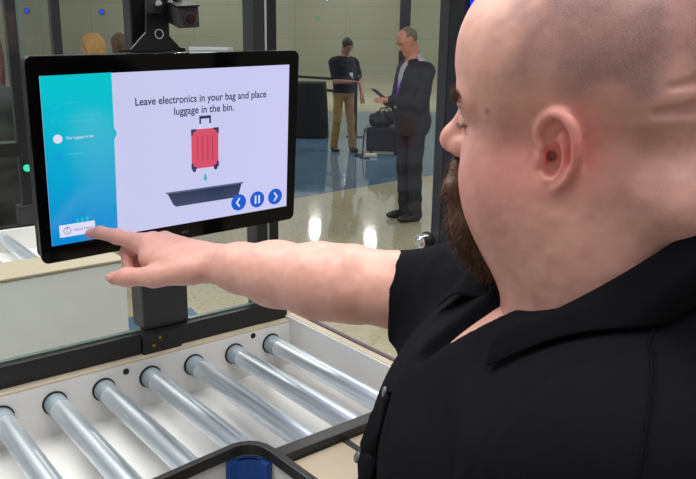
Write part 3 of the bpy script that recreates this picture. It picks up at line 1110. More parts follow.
FT = [V([h_[0] + tl[0] * s * 0.03, h_[1] + tl[1] * s * 0.03, 0.0]) for h_, s in zip(HIP, (-1, 1))]
for h_, f_ in zip(HIP, FT):
    kn = h_ * 0.5 + f_ * 0.5 + tf * 0.02
    core += [('u', cap(h_, kn, 0.085, 0.058), 0.03), ('u', cap(kn, f_ + tz * 0.09, 0.055, 0.038), 0.02)]

SKIN = bpy.data.materials.new('skin')
SKIN.use_nodes = True
nt = SKIN.node_tree
bs = nt.nodes['Principled BSDF']
va = nt.nodes.new('ShaderNodeVertexColor')
va.layer_name = 'tone'
vb_ = nt.nodes.new('ShaderNodeVertexColor')
vb_.layer_name = 'stubble'
tc = nt.nodes.new('ShaderNodeTexCoord')
n1 = nt.nodes.new('ShaderNodeTexNoise')
n1.inputs['Scale'].default_value = 1500
n1.inputs['Detail'].default_value = 3
n2 = nt.nodes.new('ShaderNodeTexNoise')
n2.inputs['Scale'].default_value = 60
n2.inputs['Detail'].default_value = 6
for n_ in (n1, n2):
    nt.links.new(tc.outputs['Object'], n_.inputs['Vector'])
mr = nt.nodes.new('ShaderNodeMapRange')
mr.inputs[1].default_value, mr.inputs[2].default_value = 0.3, 0.7
nt.links.new(n1.outputs['Fac'], mr.inputs[0])
sep = nt.nodes.new('ShaderNodeSeparateColor')
nt.links.new(vb_.outputs['Color'], sep.inputs[0])
ma = nt.nodes.new('ShaderNodeMath')
ma.operation = 'MULTIPLY_ADD'
ma.inputs[1].default_value = 0.5
ma.inputs[2].default_value = 0.5
nt.links.new(mr.outputs[0], ma.inputs[0])
mu = nt.nodes.new('ShaderNodeMath')
mu.operation = 'MULTIPLY'
nt.links.new(ma.outputs[0], mu.inputs[0])
nt.links.new(sep.outputs[0], mu.inputs[1])
mx = nt.nodes.new('ShaderNodeMix')
mx.data_type = 'RGBA'
nt.links.new(mu.outputs[0], mx.inputs[0])
nt.links.new(va.outputs['Color'], mx.inputs[6])
mx.inputs[7].default_value = (*s2l((92, 74, 84)), 1)
m2 = nt.nodes.new('ShaderNodeMix')
m2.data_type = 'RGBA'
m2.blend_type = 'OVERLAY'
m2.inputs[0].default_value = 0.22
nt.links.new(mx.outputs[2], m2.inputs[6])
nt.links.new(n2.outputs['Fac'], m2.inputs[7])
nt.links.new(m2.outputs[2], bs.inputs['Base Color'])
bs.inputs['Roughness'].default_value = 0.46
bs.inputs['Specular IOR Level'].default_value = 0.42
bs.inputs['Subsurface Weight'].default_value = 0.12
bs.inputs['Subsurface Radius'].default_value = (0.010, 0.004, 0.002)
bs.inputs['Subsurface Scale'].default_value = 0.6
bp_ = nt.nodes.new('ShaderNodeBump')
bp_.inputs['Strength'].default_value = 0.16
bp_.inputs['Distance'].default_value = 0.001
nt.links.new(n1.outputs['Fac'], bp_.inputs['Height'])
nt.links.new(bp_.outputs['Normal'], bs.inputs['Normal'])

BASE = V(s2l((222, 166, 152)))
PINK = V(s2l((218, 134, 128)))
PALE = V(s2l((232, 186, 168)))


def skin_colors(p):
    h = hcoord(p)
    x, y, z = h.T
    ishead = sstep(z, -0.20, -0.13)
    c = np.tile(BASE, (len(p), 1))
    n = vnoise(p, 28, 1) * 0.6 + vnoise(p, 75, 2) * 0.4
    c = c * (0.92 + 0.16 * n)[:, None]

    def blend(w, t):
        nonlocal c
        c = c * (1 - w[:, None]) + t * w[:, None]
    g = lambda cx_, cy_, cz_, r: np.exp(-(((x - cx_) ** 2 + (np.abs(y) - cy_) ** 2 + (z - cz_) ** 2) / r ** 2))
    blend(0.9 * g(-0.018, 0.088, -0.004, 0.034), PINK * V([1.0, 0.88, 0.88]))          # ears
    blend(0.55 * g(0.03, 0.07, -0.02, 0.035), PINK)           # in front of the ear
    blend(0.55 * g(0.11, 0.0, -0.022, 0.022), PINK)           # nose
    blend(0.30 * g(0.07, 0.05, -0.05, 0.045), PINK)           # cheek
    blend(0.35 * sstep(x, 0.0, 0.06) * sstep(z, 0.03, 0.09) * ishead, PALE)
    hand = np.exp(-((p - PXW(118, 265, 1.15)) ** 2).sum(1) / 0.075 ** 2)
    blend(0.35 * hand, PINK)
    ws = 0.95 * np.exp(-((p - TIP) ** 2).sum(1) / 0.016 ** 2)
    blend(0.4 * ws, PINK * 0.8)
    wt = np.exp(-((p - PXW(110, 277, 1.095)) ** 2).sum(1) / 0.009 ** 2)
    blend(0.45 * wt, PINK * 0.75)
    mole = np.exp(-((p - H(0.050, 0.070, 0.024)) ** 2).sum(1) / 0.0026 ** 2)
    blend(np.clip(mole, 0, 0.6), V(s2l((150, 84, 74))))
    # shaved scalp
    nn = vnoise(p, 45, 8) - 0.5
    st = sstep(x + 0.05 * nn, 0.052, 0.000) * sstep(z + 0.03 * nn, 0.018, 0.055) * (1 - 0.7 * sstep(z, 0.115, 0.14))
    st = np.maximum(st, 0.45 * sstep(x + 0.03 * nn, -0.015, -0.06) * sstep(z, -0.12, -0.04))
    st = np.maximum(st, 0.42 * g(0.045, 0.062, -0.055, 0.045))
    st = np.maximum(st, 0.35 * g(0.035, 0.072, 0.01, 0.022))
    st = st * ishead * (1 - np.clip(1.3 * g(-0.012, 0.088, 0.0, 0.030), 0, 1))
    st = st * (0.75 + 0.5 * nn)
    return {'tone': np.clip(c, 0, 1), 'stubble': np.tile(np.clip(st, 0, 1)[:, None], (1, 3))}


man = empty('person', (*((FT[0] + FT[1]) / 2)[:2], 0.0), 'bald man in black polo shirt with brown goatee, pointing at the touchscreen', 'person')
vs_all, fs_all, nofs = [], [], 0
hp = V([H(sx * 0.13, sy * 0.11, sz) for sx in (1, -1.15) for sy in (1, -1) for sz in (0.155, -0.20)])
for prims, lo, hi, h_ in ((head, hp.min(0) - 0.01, hp.max(0) + 0.01, 0.0018),
                          (arm, V([min(p_[i] for p_ in armp + [TIP, SHF]) for i in range(3)]) - 0.085, V([max(p_[i] for p_ in armp + [TIP, SHF]) for i in range(3)]) + 0.085, 0.002),
                          (core, T(0, 0, 0) - V([0.42, 0.45, 1.32]), T(0, 0, 0) + V([0.42, 0.45, 0.14]), 0.007)):
    lo = V([lo[0], lo[1], max(lo[2], 0.02)])
    v_, f_ = sdf_mesh(prims, lo, hi, h_)
    v_ = relax(v_, f_, 1)
    vs_all.append(v_)
    fs_all.append(f_ + nofs)
    nofs += len(v_)
vs_all, fs_all = np.concatenate(vs_all), np.concatenate(fs_all)
mesh_np('body', vs_all, fs_all, SKIN, man, colors=skin_colors(vs_all))

NAIL = mat('finger nail', (206, 148, 138), rough=0.3, var=0.03)
mesh_nail = []
nv, nf = sdf_mesh([('u', ell(PXW(109.3, 277.6, 1.1005), (0.0062, 0.0030, 0.0062), np.stack([RT, (UP * 0.2 - _fw) / np.linalg.norm(UP * 0.2 - _fw), UP], 1)), 0.001)],
                  PXW(109, 277.6, 1.10) - 0.012, PXW(109, 277.6, 1.10) + 0.012, 0.0012)
mesh_np('thumbnail', nv, nf, NAIL, man)

# --- polo shirt
CUFF = PXW(404, 291, 0.93)
cn = (PXW(404, 291, 0.93) - PXW(470, 298, 0.895))
cn /= np.linalg.norm(cn)
cn = cn * 0.92 + _fw * 0.16 - UP * 0.24
cn /= np.linalg.norm(cn)
NCF = SHN + (NEL - SHN) * 0.72
shirt = [('u', cap(CUFF + cn * 0.03, PXW(470, 298, 0.895), 0.0545, 0.064), 0.02), ('u', cap(PXW(470, 298, 0.895), SHF, 0.064, 0.080), 0.03),
         ('s', plane(CUFF, -cn), 0.003),
         ('u', cap(SHN, NCF + (NEL - SHN) * 0.2, 0.074, 0.064), 0.04), ('s', plane(NCF + (NEL - SHN) * 0.08, SHN - NEL), 0.003)]
_tk = [('u', f, k) for _, f, k in trunk(0.006)]
shirt += [('u', _tk[0][1], 0.085)] + _tk[1:]


def folds(p):
    q = (p - MID) @ TR
    f_, l_, z_ = q.T
    n_ = vnoise(p, 14, 11)
    w = np.sin((l_ * 0.9 + z_ * 0.75 + f_ * 0.5) * 62 + 6 * n_)
    d = -0.0042 * w * sstep(f_, 0.02, 0.10) * sstep(z_, 0.05, -0.06)
    # folds radiating from the lifted arm
    qa = p - PXW(445, 300, 0.90)
    ax = qa @ cn
    w2 = np.sin(ax * 150 + 5 * vnoise(p, 20, 13))
    d = d - 0.003 * w2 * np.exp(-(qa ** 2).sum(1) / 0.085 ** 2) * sstep(-(qa @ cn), -0.030, 0.05)
    # armhole seams
    ql = p - SHN
    s_ = np.abs(ql @ tl + 0.018 + 0.05 * (ql @ tf) * 0)
    d = d + 0.0016 * np.exp(-(s_ / 0.0022) ** 2) * (np.sqrt((ql ** 2).sum(1)) < 0.16)
    return d


shirt.append(('f', folds, 0))
NB = MID + tz * 0.075 - tf * 0.028           # neck hole
AX = tf * 0.55 + tz * 0.83
AX /= np.linalg.norm(AX)
CEN = MID - tf * 0.030 + tz * 0.100
shirt.append(('s', cap(CEN - AX * 0.005, CEN + AX * 0.20, 0.094, 0.096), 0.006))
shirt.append(('s', cap(MID + tf * 0.05 + tz * 0.075, T(0.140, 0, 0.0), 0.032, 0.008), 0.006))
CLOTH = mat('black polo knit', (15, 15, 21), rough=0.85, var=0.12, scale=90, bump=0.35, bscale=1400, spec=0.08)
COLLARM = mat('black rib knit', (11, 11, 15), rough=0.9, var=0.12, scale=200, bump=0.4, bscale=1100, spec=0.08)
shirt_o = sdf_obj('polo_shirt', shirt, T(0, 0, 0) - V([0.46, 0.46, 0.80]), T(0, 0, 0) + V([0.46, 0.46, 0.17]), 0.0042, CLOTH, man, it=2)


def drop(p, gap, n=10):
    """pull points onto the shirt"""
    q_ = project(shirt, p, gap, n)[0]
    return q_[0] if np.ndim(p) == 1 else q_


# collar
ths = np.radians(np.linspace(31, 340, 64))


def ringp(th, r, z):
    return CEN + tf * (r * 1.02 * math.cos(th)) + tl * (r * math.sin(th)) + tz * (z - 0.080 * math.cos(th) + 0.022 * math.sin(th) ** 2 + 0.010)


rows = []
for th in ths:
    fr_ = max(0.0, math.cos(th)) ** 3
    leaf = 0.030 + 0.034 * fr_
    out_ = 0.030 + 0.010 * fr_
    sgn = 1 if th < math.pi else -1
    col_ = [ringp(th, 0.098, -0.030), ringp(th, 0.104, 0.004), ringp(th, 0.110, 0.010), ringp(th, 0.116, 0.005)]
    for t in (0.35, 0.7, 1.0):
        col_.append(ringp(th + sgn * 0.22 * fr_ * t, 0.116 + out_ * t, 0.005 - leaf * t))
    rows.append(col_)
rows = V(rows)
nr, nc = rows.shape[:2]
for j, gp_ in ((4, 0.016), (5, 0.011), (6, 0.006)):
    rows[:, j] = project(shirt, rows[:, j], gp_, 6, only_out=(j < 6))[0]
cf_ = [(i * nc + j, (i + 1) * nc + j, (i + 1) * nc + j + 1, i * nc + j + 1) for i in range(nr - 1) for j in range(nc - 1)]
col_o = mesh_np('collar', rows.reshape(-1, 3), cf_, COLLARM, man)
sd = col_o.modifiers.new('thick', 'SOLIDIFY')
sd.thickness = 0.0028
sd.offset = 1
ss = col_o.modifiers.new('smooth', 'SUBSURF')
ss.levels = ss.render_levels = 2

# placket and buttons
pk = []
for z_ in np.linspace(-0.004, -0.23, 14):
    for l_ in (-0.017, -0.006, 0.006, 0.017):
        pk.append(drop(T(0.26, l_, z_), 0.0045 if abs(l_) < 0.01 else 0.0015, 14))
pf = [(i * 4 + j, i * 4 + j + 1, (i + 1) * 4 + j + 1, (i + 1) * 4 + j) for i in range(13) for j in range(3)]
po = mesh_np('placket', V(pk), pf, COLLARM, man)
sd = po.modifiers.new('thick', 'SOLIDIFY')
sd.thickness = 0.002
sd.offset = 0
BUTM = mat('smoky button', (92, 90, 96), rough=0.25, var=0.1)
for z_ in (-0.016, -0.085, -0.155):
    b0 = drop(T(0.26, 0.004, z_), 0.0052, 14)
    n_ = drop(T(0.26, 0.004, z_), 0.0090, 14) - b0
    n_ /= np.linalg.norm(n_)
    MB().tube([b0, b0 + n_ * 0.0012, b0 + n_ * 0.0024], [0.0055, 0.0058, 0.0048], 18).build('button', BUTM, po, label='smoky grey button')

# shoulder seam, a raised welt from the collar to the sleeve
sm = project(shirt, V([at(661 - 34 * t, 300 + 185 * t, 0.535 - 0.035 * t) for t in np.linspace(0, 1, 24)]), 0.0008, 10)[0]
MB().tube(sm, 0.0013, 8).build('shoulder_seam', COLLARM, man)

# --- beard and brows
HAIRM = mat('brown beard hair', (86, 56, 38), rough=0.5, var=0.35, scale=160, spec=0.35)
beard = []
Bd = lambda f, k=0.012: beard.append(('u', f, k * HS))
for s in (1, -1):
    Bd(hcap((0.106, s * 0.006, -0.040), (0.098, s * 0.033, -0.056), 0.0085, 0.0095))
    Bd(hcap((0.098, s * 0.033, -0.056), (0.086, s * 0.039, -0.090), 0.0105, 0.014))
    Bd(hcap((0.084, s * 0.038, -0.090), (0.064, s * 0.034, -0.124), 0.016, 0.014))
Bd(he((0.088, 0, -0.098), (0.028, 0.036, 0.034)))
Bd(he((0.074, 0, -0.124), (0.026, 0.032, 0.022)))
blo = V([H(sx, sy, sz) for sx in (0.03, 0.14) for sy in (-0.07, 0.07) for sz in (-0.18, -0.02)])
bv, bf = sdf_mesh(beard, blo.min(0), blo.max(0), 0.0025)
bv = relax(bv, bf, 1)
beard_o = mesh_np('beard', bv, bf, HAIRM, man)


def strands(name, roots, dirs, lens, r, m, parent, curl=0.3):
    g = MB()
    vs, fs = [], []
    for p, d, l_ in zip(roots, dirs, lens):
        side_ = np.cross(d, [0.3, 0.5, 0.8])
        side_ /= np.linalg.norm(side_) + 1e-9
        s2 = np.cross(d, side_)
        bend = (side_ * rng.normal() + s2 * rng.normal()) * curl
        b0 = len(vs)
        for i, t in enumerate((0, 0.4, 0.75)):
            c_ = p + d * l_ * t + bend * l_ * t * t
            rr = r * (1 - 0.55 * t)
            vs += [c_ + side_ * rr, c_ - side_ * rr * 0.5 + s2 * rr * 0.87, c_ - side_ * rr * 0.5 - s2 * rr * 0.87]
        vs.append(p + d * l_ + bend * l_)
        for i in range(2):
            for k_ in range(3):
                fs.append((b0 + i * 3 + k_, b0 + i * 3 + (k_ + 1) % 3, b0 + i * 3 + 3 + (k_ + 1) % 3, b0 + i * 3 + 3 + k_))
        for k_ in range(3):
            fs.append((b0 + 6 + k_, b0 + 6 + (k_ + 1) % 3, b0 + 9))
    g.add(vs, fs, True)
    return g.build(name, m, parent)


idx = rng.choice(len(bv), 3200)
roots = bv[idx] + rng.normal(0, 0.0008, (len(idx), 3))
cenb = H(0.06, 0, -0.075)
nrm = roots - cenb
nrm /= np.linalg.norm(nrm, axis=1)[:, None]
hz = hcoord(roots)
dirs = nrm * 0.35 - HM[:, 2] * 0.8 + HM[:, 0] * 0.1 + rng.normal(0, 0.16, (len(idx), 3))
dirs /= np.linalg.norm(dirs, axis=1)[:, None]
lens = rng.uniform(0.006, 0.014, len(idx)) * (0.7 + 0.6 * sstep(-hz[:, 2], 0.05, 0.12))
strands('beard_hair', roots, dirs, lens, 0.00042, HAIRM, beard_o)
BROWM = mat('dark brow hair', (100, 74, 58), rough=0.6, var=0.3, scale=200)
for s in (1, -1):
    rt_, dr_, ln_ = [], [], []
    for _ in range(320):
        t = rng.uniform(0, 1)
        b_ = V([0.0955 - 0.024 * t ** 1.5, s * (0.014 + 0.040 * t), 0.0275 + 0.006 * math.sin(t * 2.6)]) + V([0, 0, rng.normal(0, 0.0030 * (1 - 0.5 * t))])
        rt_.append(H(*b_))
        ln_.append(rng.uniform(0.005, 0.009))
    rt_, g_ = project(head, V(rt_), 0.0, 4)
    dr_ = HM @ V([-0.35, s * 0.8, 0.25]) + g_ * 0.45 + rng.normal(0, 0.15, g_.shape)
    dr_ /= np.linalg.norm(dr_, axis=1)[:, None]
    strands('eyebrow', rt_, dr_, ln_, 0.00035, BROWM, man, 0.15)
    el_r, el_d, el_l = [], [], []
    for _ in range(40):
        t = rng.uniform(0, 1)
        el_r.append(H(0.0905 - 0.0145 * t ** 1.6, s * (0.024 + 0.0275 * t), 0.0085))
        dd = HM @ V([0.7, s * 0.45, -0.35]) + rng.normal(0, 0.1, 3)
        el_d.append(dd / np.linalg.norm(dd))
        el_l.append(rng.uniform(0.004, 0.007))
    strands('eyelashes', el_r, el_d, el_l, 0.0003, BROWM, man, 0.15)

# --- trousers, belt and shoes
TROU = mat('dark trousers', (34, 35, 40), rough=0.85, var=0.1, scale=60)
tr = [('u', ell(T(0.005, 0, -0.62), (0.155, 0.195, 0.13), TR), 0.05)]
for h_, f_ in zip(HIP, FT):
    kn = h_ * 0.5 + f_ * 0.5 + tf * 0.02
    tr += [('u', cap(h_, kn, 0.100, 0.078), 0.05), ('u', cap(kn, f_ + tz * 0.07, 0.076, 0.066), 0.03)]
tr.append(('s', plane(V([0, 0, 0.045]), V([0, 0, 1.0])), 0.003))
sdf_obj('trousers', tr, T(0, 0, -0.6) - V([0.35, 0.4, 0.75]), T(0, 0, -0.6) + V([0.35, 0.4, 0.16]), 0.008, TROU, man)
SHOE = mat('black shoe leather', (18, 18, 19), rough=0.35)
for f_ in FT:
    sh = [('u', ell(f_ + tf * 0.06 + tz * 0.03, (0.145, 0.05, 0.045), TR), 0.02), ('u', cap(f_ + tz * 0.03, f_ + tz * 0.10, 0.045, 0.042), 0.02),
          ('s', plane(V([0, 0, 0.004]), V([0, 0, 1.0])), 0.002)]
    sdf_obj('shoe', sh, f_ - V([0.25, 0.25, 0.02]), f_ + V([0.25, 0.25, 0.16]), 0.006, SHOE, man)

# ========================================================= people in the hall
def arm_ik(sh, wr, l1, l2, pole):
    d = wr - sh
    n = np.linalg.norm(d)
    n2 = min(n, (l1 + l2) * 0.999)
    u = d / n
    a_ = (l1 * l1 - l2 * l2 + n2 * n2) / (2 * n2)
    h_ = math.sqrt(max(l1 * l1 - a_ * a_, 0))
    pv = pole - u * (pole @ u)
    pv /= np.linalg.norm(pv)
    return sh + u * a_ + pv * h_, sh + u * n2


def figure(label, loc, yaw, hands, group=None, hgt=1.78, skin=(186, 134, 112), hair=(70, 56, 46), hairstyle='short', top=(40, 40, 44), top_kind='jacket',
           legs=(38, 38, 42), shoes=(20, 20, 20), pitch=0.5, turn=0.0, lean=0.0, build=1.0, h=0.0085, under=None, stance=0.11):
    """a standing person in local space: x forward, y to the left, z up"""
    k = hgt / 1.78
    man_ = empty('person', loc, label, 'person', group, rz=yaw)
    P = lambda x, y, z: V([x + lean * max(0.0, z - 0.95), y, z]) * k
    ident = np.eye(3)
    cp, sp_ = math.cos(pitch), math.sin(pitch)
    ct, st_ = math.cos(turn), math.sin(turn)
    hR = V([[ct, -st_, 0], [st_, ct, 0], [0, 0, 1.0]]) @ V([[cp, 0, sp_], [0, 1, 0], [-sp_, 0, cp]])
    hc_ = P(0.02, 0, 1.56) + hR @ V([0.015, 0, 0.10]) * k
    hd = lambda x, y, z: hc_ + hR @ V([x, y, z]) * k
    he_ = lambda c, r: ell(hd(*c), V(r) * k, hR)
    b = []
    u = lambda f, q=0.015: b.append(('u', f, q))
    u(he_((-0.008, 0, 0.025), (0.096, 0.076, 0.088)))
    u(he_((0.035, 0, -0.045), (0.052, 0.056, 0.072)), 0.03)
    u(he_((0.072, 0, -0.092), (0.020, 0.026, 0.020)), 0.02)
    u(cap(hd(0.085, 0, 0.012), hd(0.104, 0, -0.024), 0.009 * k, 0.013 * k), 0.01)
    for s in (1, -1):
        u(cap(hd(0.082, s * 0.012, 0.024), hd(0.068, s * 0.046, 0.024), 0.010 * k), 0.012)
        u(cap(hd(-0.008, s * 0.074, 0.024), hd(-0.002, s * 0.074, -0.024), 0.012 * k), 0.006)
        b.append(('s', he_((0.094, s * 0.032, 0.006), (0.014, 0.014, 0.009)), 0.006))
    b.append(('s', cap(hd(0.090, 0.02, -0.064), hd(0.090, -0.02, -0.064), 0.003 * k), 0.004))
    u(cap(hd(-0.02, 0, -0.06), P(-0.01, 0, 1.44), 0.058 * k, 0.068 * k), 0.03)
    tors = lambda g_: [('u', ell(P(0.01, 0, 1.25), V([0.125 * build + g_, 0.175 * build + g_, 0.26]) * k), 0.05),
                       ('u', ell(P(0.03 * build, 0, 1.06), V([0.13 * build + g_, 0.165 * build + g_, 0.17]) * k), 0.06),
                       ('u', cap(P(-0.015, 0.155, 1.40), P(-0.015, -0.155, 1.40), (0.058 + g_) * k), 0.05),
                       ('u', ell(P(0, 0, 0.93), V([0.115 * build + g_, 0.165 * build + g_, 0.12]) * k), 0.05)]
    b += tors(-0.012)
    arms = []
    for s, (hx, hy, hz, hdx, hdy, hdz) in zip((1, -1), hands):
        sh = P(-0.015, s * 0.19, 1.385)
        el_, wr = arm_ik(sh, V([hx, hy, hz]) * k, 0.30 * k, 0.265 * k, V([-0.5, s * 0.6, -0.8]))
        arms.append((sh, el_, wr))
        u(cap(sh, el_, 0.048 * k, 0.038 * k), 0.02)
        u(cap(el_, wr, 0.039 * k, 0.026 * k), 0.02)
        d = V([hdx, hdy, hdz], dtype=float)
        d /= np.linalg.norm(d)
        sd_ = np.cross(d, [0, 0, 1.0])
        sd_ = V([0, 1.0, 0]) if np.linalg.norm(sd_) < 0.2 else sd_ / np.linalg.norm(sd_)
        pn = np.cross(d, sd_)
        inn = -s * sd_ if (sd_[1] > 0) else s * sd_
        u(cap(wr + d * 0.03 * k - sd_ * 0.016 * k, wr + d * 0.085 * k - sd_ * 0.02 * k, 0.018 * k), 0.012)
        u(cap(wr + d * 0.03 * k + sd_ * 0.016 * k, wr + d * 0.085 * k + sd_ * 0.02 * k, 0.018 * k), 0.012)
        for i, o_ in enumerate((-0.030, -0.010, 0.010, 0.030)):
            f0 = wr + (d * 0.090 + sd_ * o_) * k
            f1 = f0 + (d * (0.036, 0.042, 0.040, 0.032)[i] + pn * 0.008 * (1 if pn[2] < 0 else -1)) * k
            f2 = f1 + (d * 0.018 + pn * 0.022 * (1 if pn[2] < 0 else -1)) * k
            u(cap(f0, f1, 0.0088 * k), 0.004)
            u(cap(f1, f2, 0.0084 * k, 0.0075 * k), 0.004)
        u(cap(wr + (d * 0.03 + inn * 0.026) * k, wr + (d * 0.085 + inn * 0.050) * k, 0.012 * k, 0.009 * k), 0.008)
    lg = []
    for s in (1, -1):
        hp_ = P(0, s * 0.085, 0.90)
        kn = V([0.02, s * (0.05 + stance * 0.5), 0.49]) * k
        an = V([-0.01 + 0.05 * s * (stance > 0.1), s * stance, 0.085]) * k
        lg.append((hp_, kn, an))
        u(cap(hp_, kn, 0.062 * k, 0.045 * k), 0.03)
        u(cap(kn, an, 0.044 * k, 0.034 * k), 0.02)
        u(cap(an - V([0, 0, 0.03]) * k, an + V([0.10, 0, -0.045]) * k, 0.034 * k, 0.026 * k), 0.02)
    lo, hi = V([-0.6, -0.6, 0.0]) * k, V([0.75, 0.6, 1.9]) * k
    nm = str(tuple(skin))
    sdf_obj('body', b, lo, hi, h * 0.85, mat('skin tone ' + nm, skin, 0.5, var=0.06, scale=20), man_, local=True, it=3)
    # garments
    t = tors(0.012)
    long_ = top_kind in ('jacket', 'long')
    for s, (sh, el_, wr) in zip((1, -1), arms):
        if long_:
            t.append(('u', cap(sh, el_, 0.074 * k, 0.060 * k), 0.03))
            t.append(('u', cap(el_, wr - (wr - el_) * 0.04, 0.060 * k, 0.044 * k), 0.02))
        else:
            t.append(('u', cap(sh, sh + (el_ - sh) * 0.72, 0.070 * k, 0.062 * k), 0.03))
    if top_kind == 'jacket':
        t.append(('u', ell(P(0.0, 0, 0.92), V([0.128 * build, 0.172 * build, 0.20]) * k), 0.05))
        t.append(('s', plane(P(0, 0, 0.80), V([0, 0, 1.0])), 0.004))
        t.append(('s', cap(P(0.13, 0, 1.50), P(0.20, 0, 1.10), 0.060 * k, 0.012 * k), 0.01))
    else:
        t.append(('s', plane(P(0, 0, 0.92), V([0, 0, 1.0])), 0.004))
    t.append(('s', cap(P(-0.01, 0, 1.45), hd(-0.02, 0, -0.06), 0.064 * k, 0.064 * k), 0.006))
    t.append(('f', lambda p: 0.004 * np.sin(p[:, 2] * 55 + p[:, 1] * 30 + 7 * vnoise(p, 9, 4)) * 0.6, 0))
    tn = {'jacket': 'suit_jacket', 'polo': 'polo_shirt', 'long': 'jacket'}[top_kind]
    sdf_obj(tn, t, lo, hi, h, mat('cloth ' + str(tuple(top)), top, 0.85, var=0.12, scale=25), man_, local=True, it=3)
    if under:
        ush = [('u', ell(P(0.012, 0, 1.25), V([0.127 * build, 0.15 * build, 0.25]) * k), 0.05), ('u', cap(P(-0.01, 0.10, 1.43), P(-0.01, -0.10, 1.43), 0.060 * k), 0.05),
               ('u', cap(P(-0.005, 0, 1.44), P(0.0, 0, 1.50), 0.076 * k, 0.074 * k), 0.02)]
        ush.append(('s', cap(P(-0.005, 0, 1.47), hd(-0.02, 0, -0.06), 0.064 * k), 0.004))
        sdf_obj('dress_shirt', ush, lo, hi, h, mat('cloth ' + str(tuple(under)), under, 0.8, var=0.05), man_, local=True, it=3)
    tr_ = [('u', ell(P(0, 0, 0.93), V([0.122 * build, 0.172 * build, 0.12]) * k), 0.04)]
    for hp_, kn, an in lg:
        tr_ += [('u', cap(hp_, kn, 0.086 * k, 0.066 * k), 0.03), ('u', cap(kn, an + V([0, 0, -0.02]), 0.065 * k, 0.058 * k), 0.02)]
    tr_.append(('f', lambda p: 0.004 * np.sin(p[:, 2] * 40 + p[:, 0] * 30 + 9 * vnoise(p, 8, 2)) * (p[:, 2] < 0.75), 0))
    sdf_obj('trousers', tr_, lo, hi, h, mat('cloth ' + str(tuple(legs)), legs, 0.85, var=0.12, scale=25), man_, local=True, it=3)
    for hp_, kn, an in lg:
        q_ = an * V([1, 1, 0])
        shp = [('u', ell(q_ + V([0.07, 0, 0.035]) * k, V([0.135, 0.048, 0.042]) * k), 0.02), ('u', cap(q_ + V([0, 0, 0.04]) * k, q_ + V([0, 0, 0.09]) * k, 0.044 * k), 0.02),
               ('s', plane(V([0, 0, 0.004]), V([0, 0, 1.0])), 0.003)]
        sdf_obj('shoe', shp, q_ - V([0.12, 0.12, 0.01]), q_ + V([0.25, 0.12, 0.16]), 0.006, mat('shoe ' + str(tuple(shoes)), shoes, 0.4), man_, local=True, it=3)
    for s in (1, -1):
        mbx = MB().tube([hd(0.092, s * 0.012, 0.026), hd(0.088, s * 0.030, 0.031), hd(0.076, s * 0.048, 0.026)], 0.0045 * k, 6)
        e_ = mbx.build('eyebrow', mat('hair ' + str(tuple(hair)), hair, 0.55, var=0.25, scale=90), None, origin=(0, 0, 0))
        e_.parent = man_
    # hair
    hr = []
    if hairstyle == 'buzz':
        hr = [('u', he_((-0.022, 0, 0.030), (0.092, 0.079, 0.090)), 0.01), ('s', plane(hd(0.028, 0, 0.05), -(hR @ V([1.0, 0, 0.55]))), 0.008), ('s', plane(hd(0, 0, -0.035), hR @ V([0, 0, 1.0])), 0.008)]
    elif hairstyle == 'short':
        hr = [('u', he_((-0.014, 0, 0.036), (0.099, 0.081, 0.088)), 0.01), ('s', he_((0.095, 0, -0.03), (0.06, 0.075, 0.085)), 0.01), ('s', plane(hd(0, 0, -0.03), hR @ V([-0.25, 0, 1.0])), 0.01)]
    else:
        ln = {'bob': 0.13, 'long': 0.30}[hairstyle]
        hr = [('u', he_((-0.016, 0, 0.034), (0.108, 0.092, 0.098)), 0.01), ('u', cap(hd(-0.055, 0, -0.02), hd(-0.075, 0, -ln), 0.072 * k, 0.055 * k), 0.03)]
        for s in (1, -1):
            hr.append(('u', cap(hd(-0.005, s * 0.070, 0.0), hd(-0.01, s * 0.082, -ln), 0.034 * k, 0.024 * k), 0.03))
        hr.append(('s', he_((0.108, 0, -0.03), (0.080, 0.085, 0.092)), 0.01))
    hr.append(('f', lambda p: 0.0035 * np.sin(p[:, 1] * 190 + 9 * vnoise(p, 14, 5)), 0))
    sdf_obj('hair', hr, hc_ - 0.5, hc_ + 0.25, 0.006, mat('hair ' + str(tuple(hair)), hair, 0.55, var=0.25, scale=90), man_, local=True, it=3)
    wv = lambda p: V([loc[0] + p[0] * math.cos(yaw) - p[1] * math.sin(yaw), loc[1] + p[0] * math.sin(yaw) + p[1] * math.cos(yaw), loc[2] + p[2]])
    return man_, P, hd, arms, wv, k


def local_part(mb, name, m, parent, **kw):
    """mesh given in the figure's own space"""
    o = mb.build(name, m, None, origin=(0, 0, 0), **kw)
    o.parent = parent
    return o


# the man in the dark suit
fa_ = at_floor(409, 219)
suit, P1, hd1, arms1, wv1, k1 = figure('man in dark suit with purple lanyard looking down at his phone', (fa_[0], fa_[1], 0), math.radians(208),
                                    ((0.27, 0.045, 1.13, 0.75, -0.45, 0.1), (0.26, -0.03, 1.11, 0.8, 0.45, 0.15)), hgt=1.80, hair=(120, 100, 84), hairstyle='buzz',
                                    top=(44, 44, 48), top_kind='jacket', legs=(40, 40, 46), shoes=(26, 26, 26), pitch=0.55, build=1.14, under=(176, 176, 182), stance=0.10, skin=(196, 134, 112))
PUR = mat('purple ribbon', (112, 52, 170), 0.6)
ly = MB()
for s in (1, -1):
    ly.tube([P1(0.02, s * 0.075, 1.50), P1(0.105, s * 0.06, 1.43), P1(0.155, s * 0.025, 1.27), P1(0.172, 0.0, 1.15)], 0.008, 6)
local_part(ly, 'lanyard', PUR, suit)
local_part(MB().box((0.190, -0.03, 1.06), (0.195, 0.03, 1.15)), 'badge', mat('white card', (214, 214, 214), 0.5), suit, bevel=0.002)
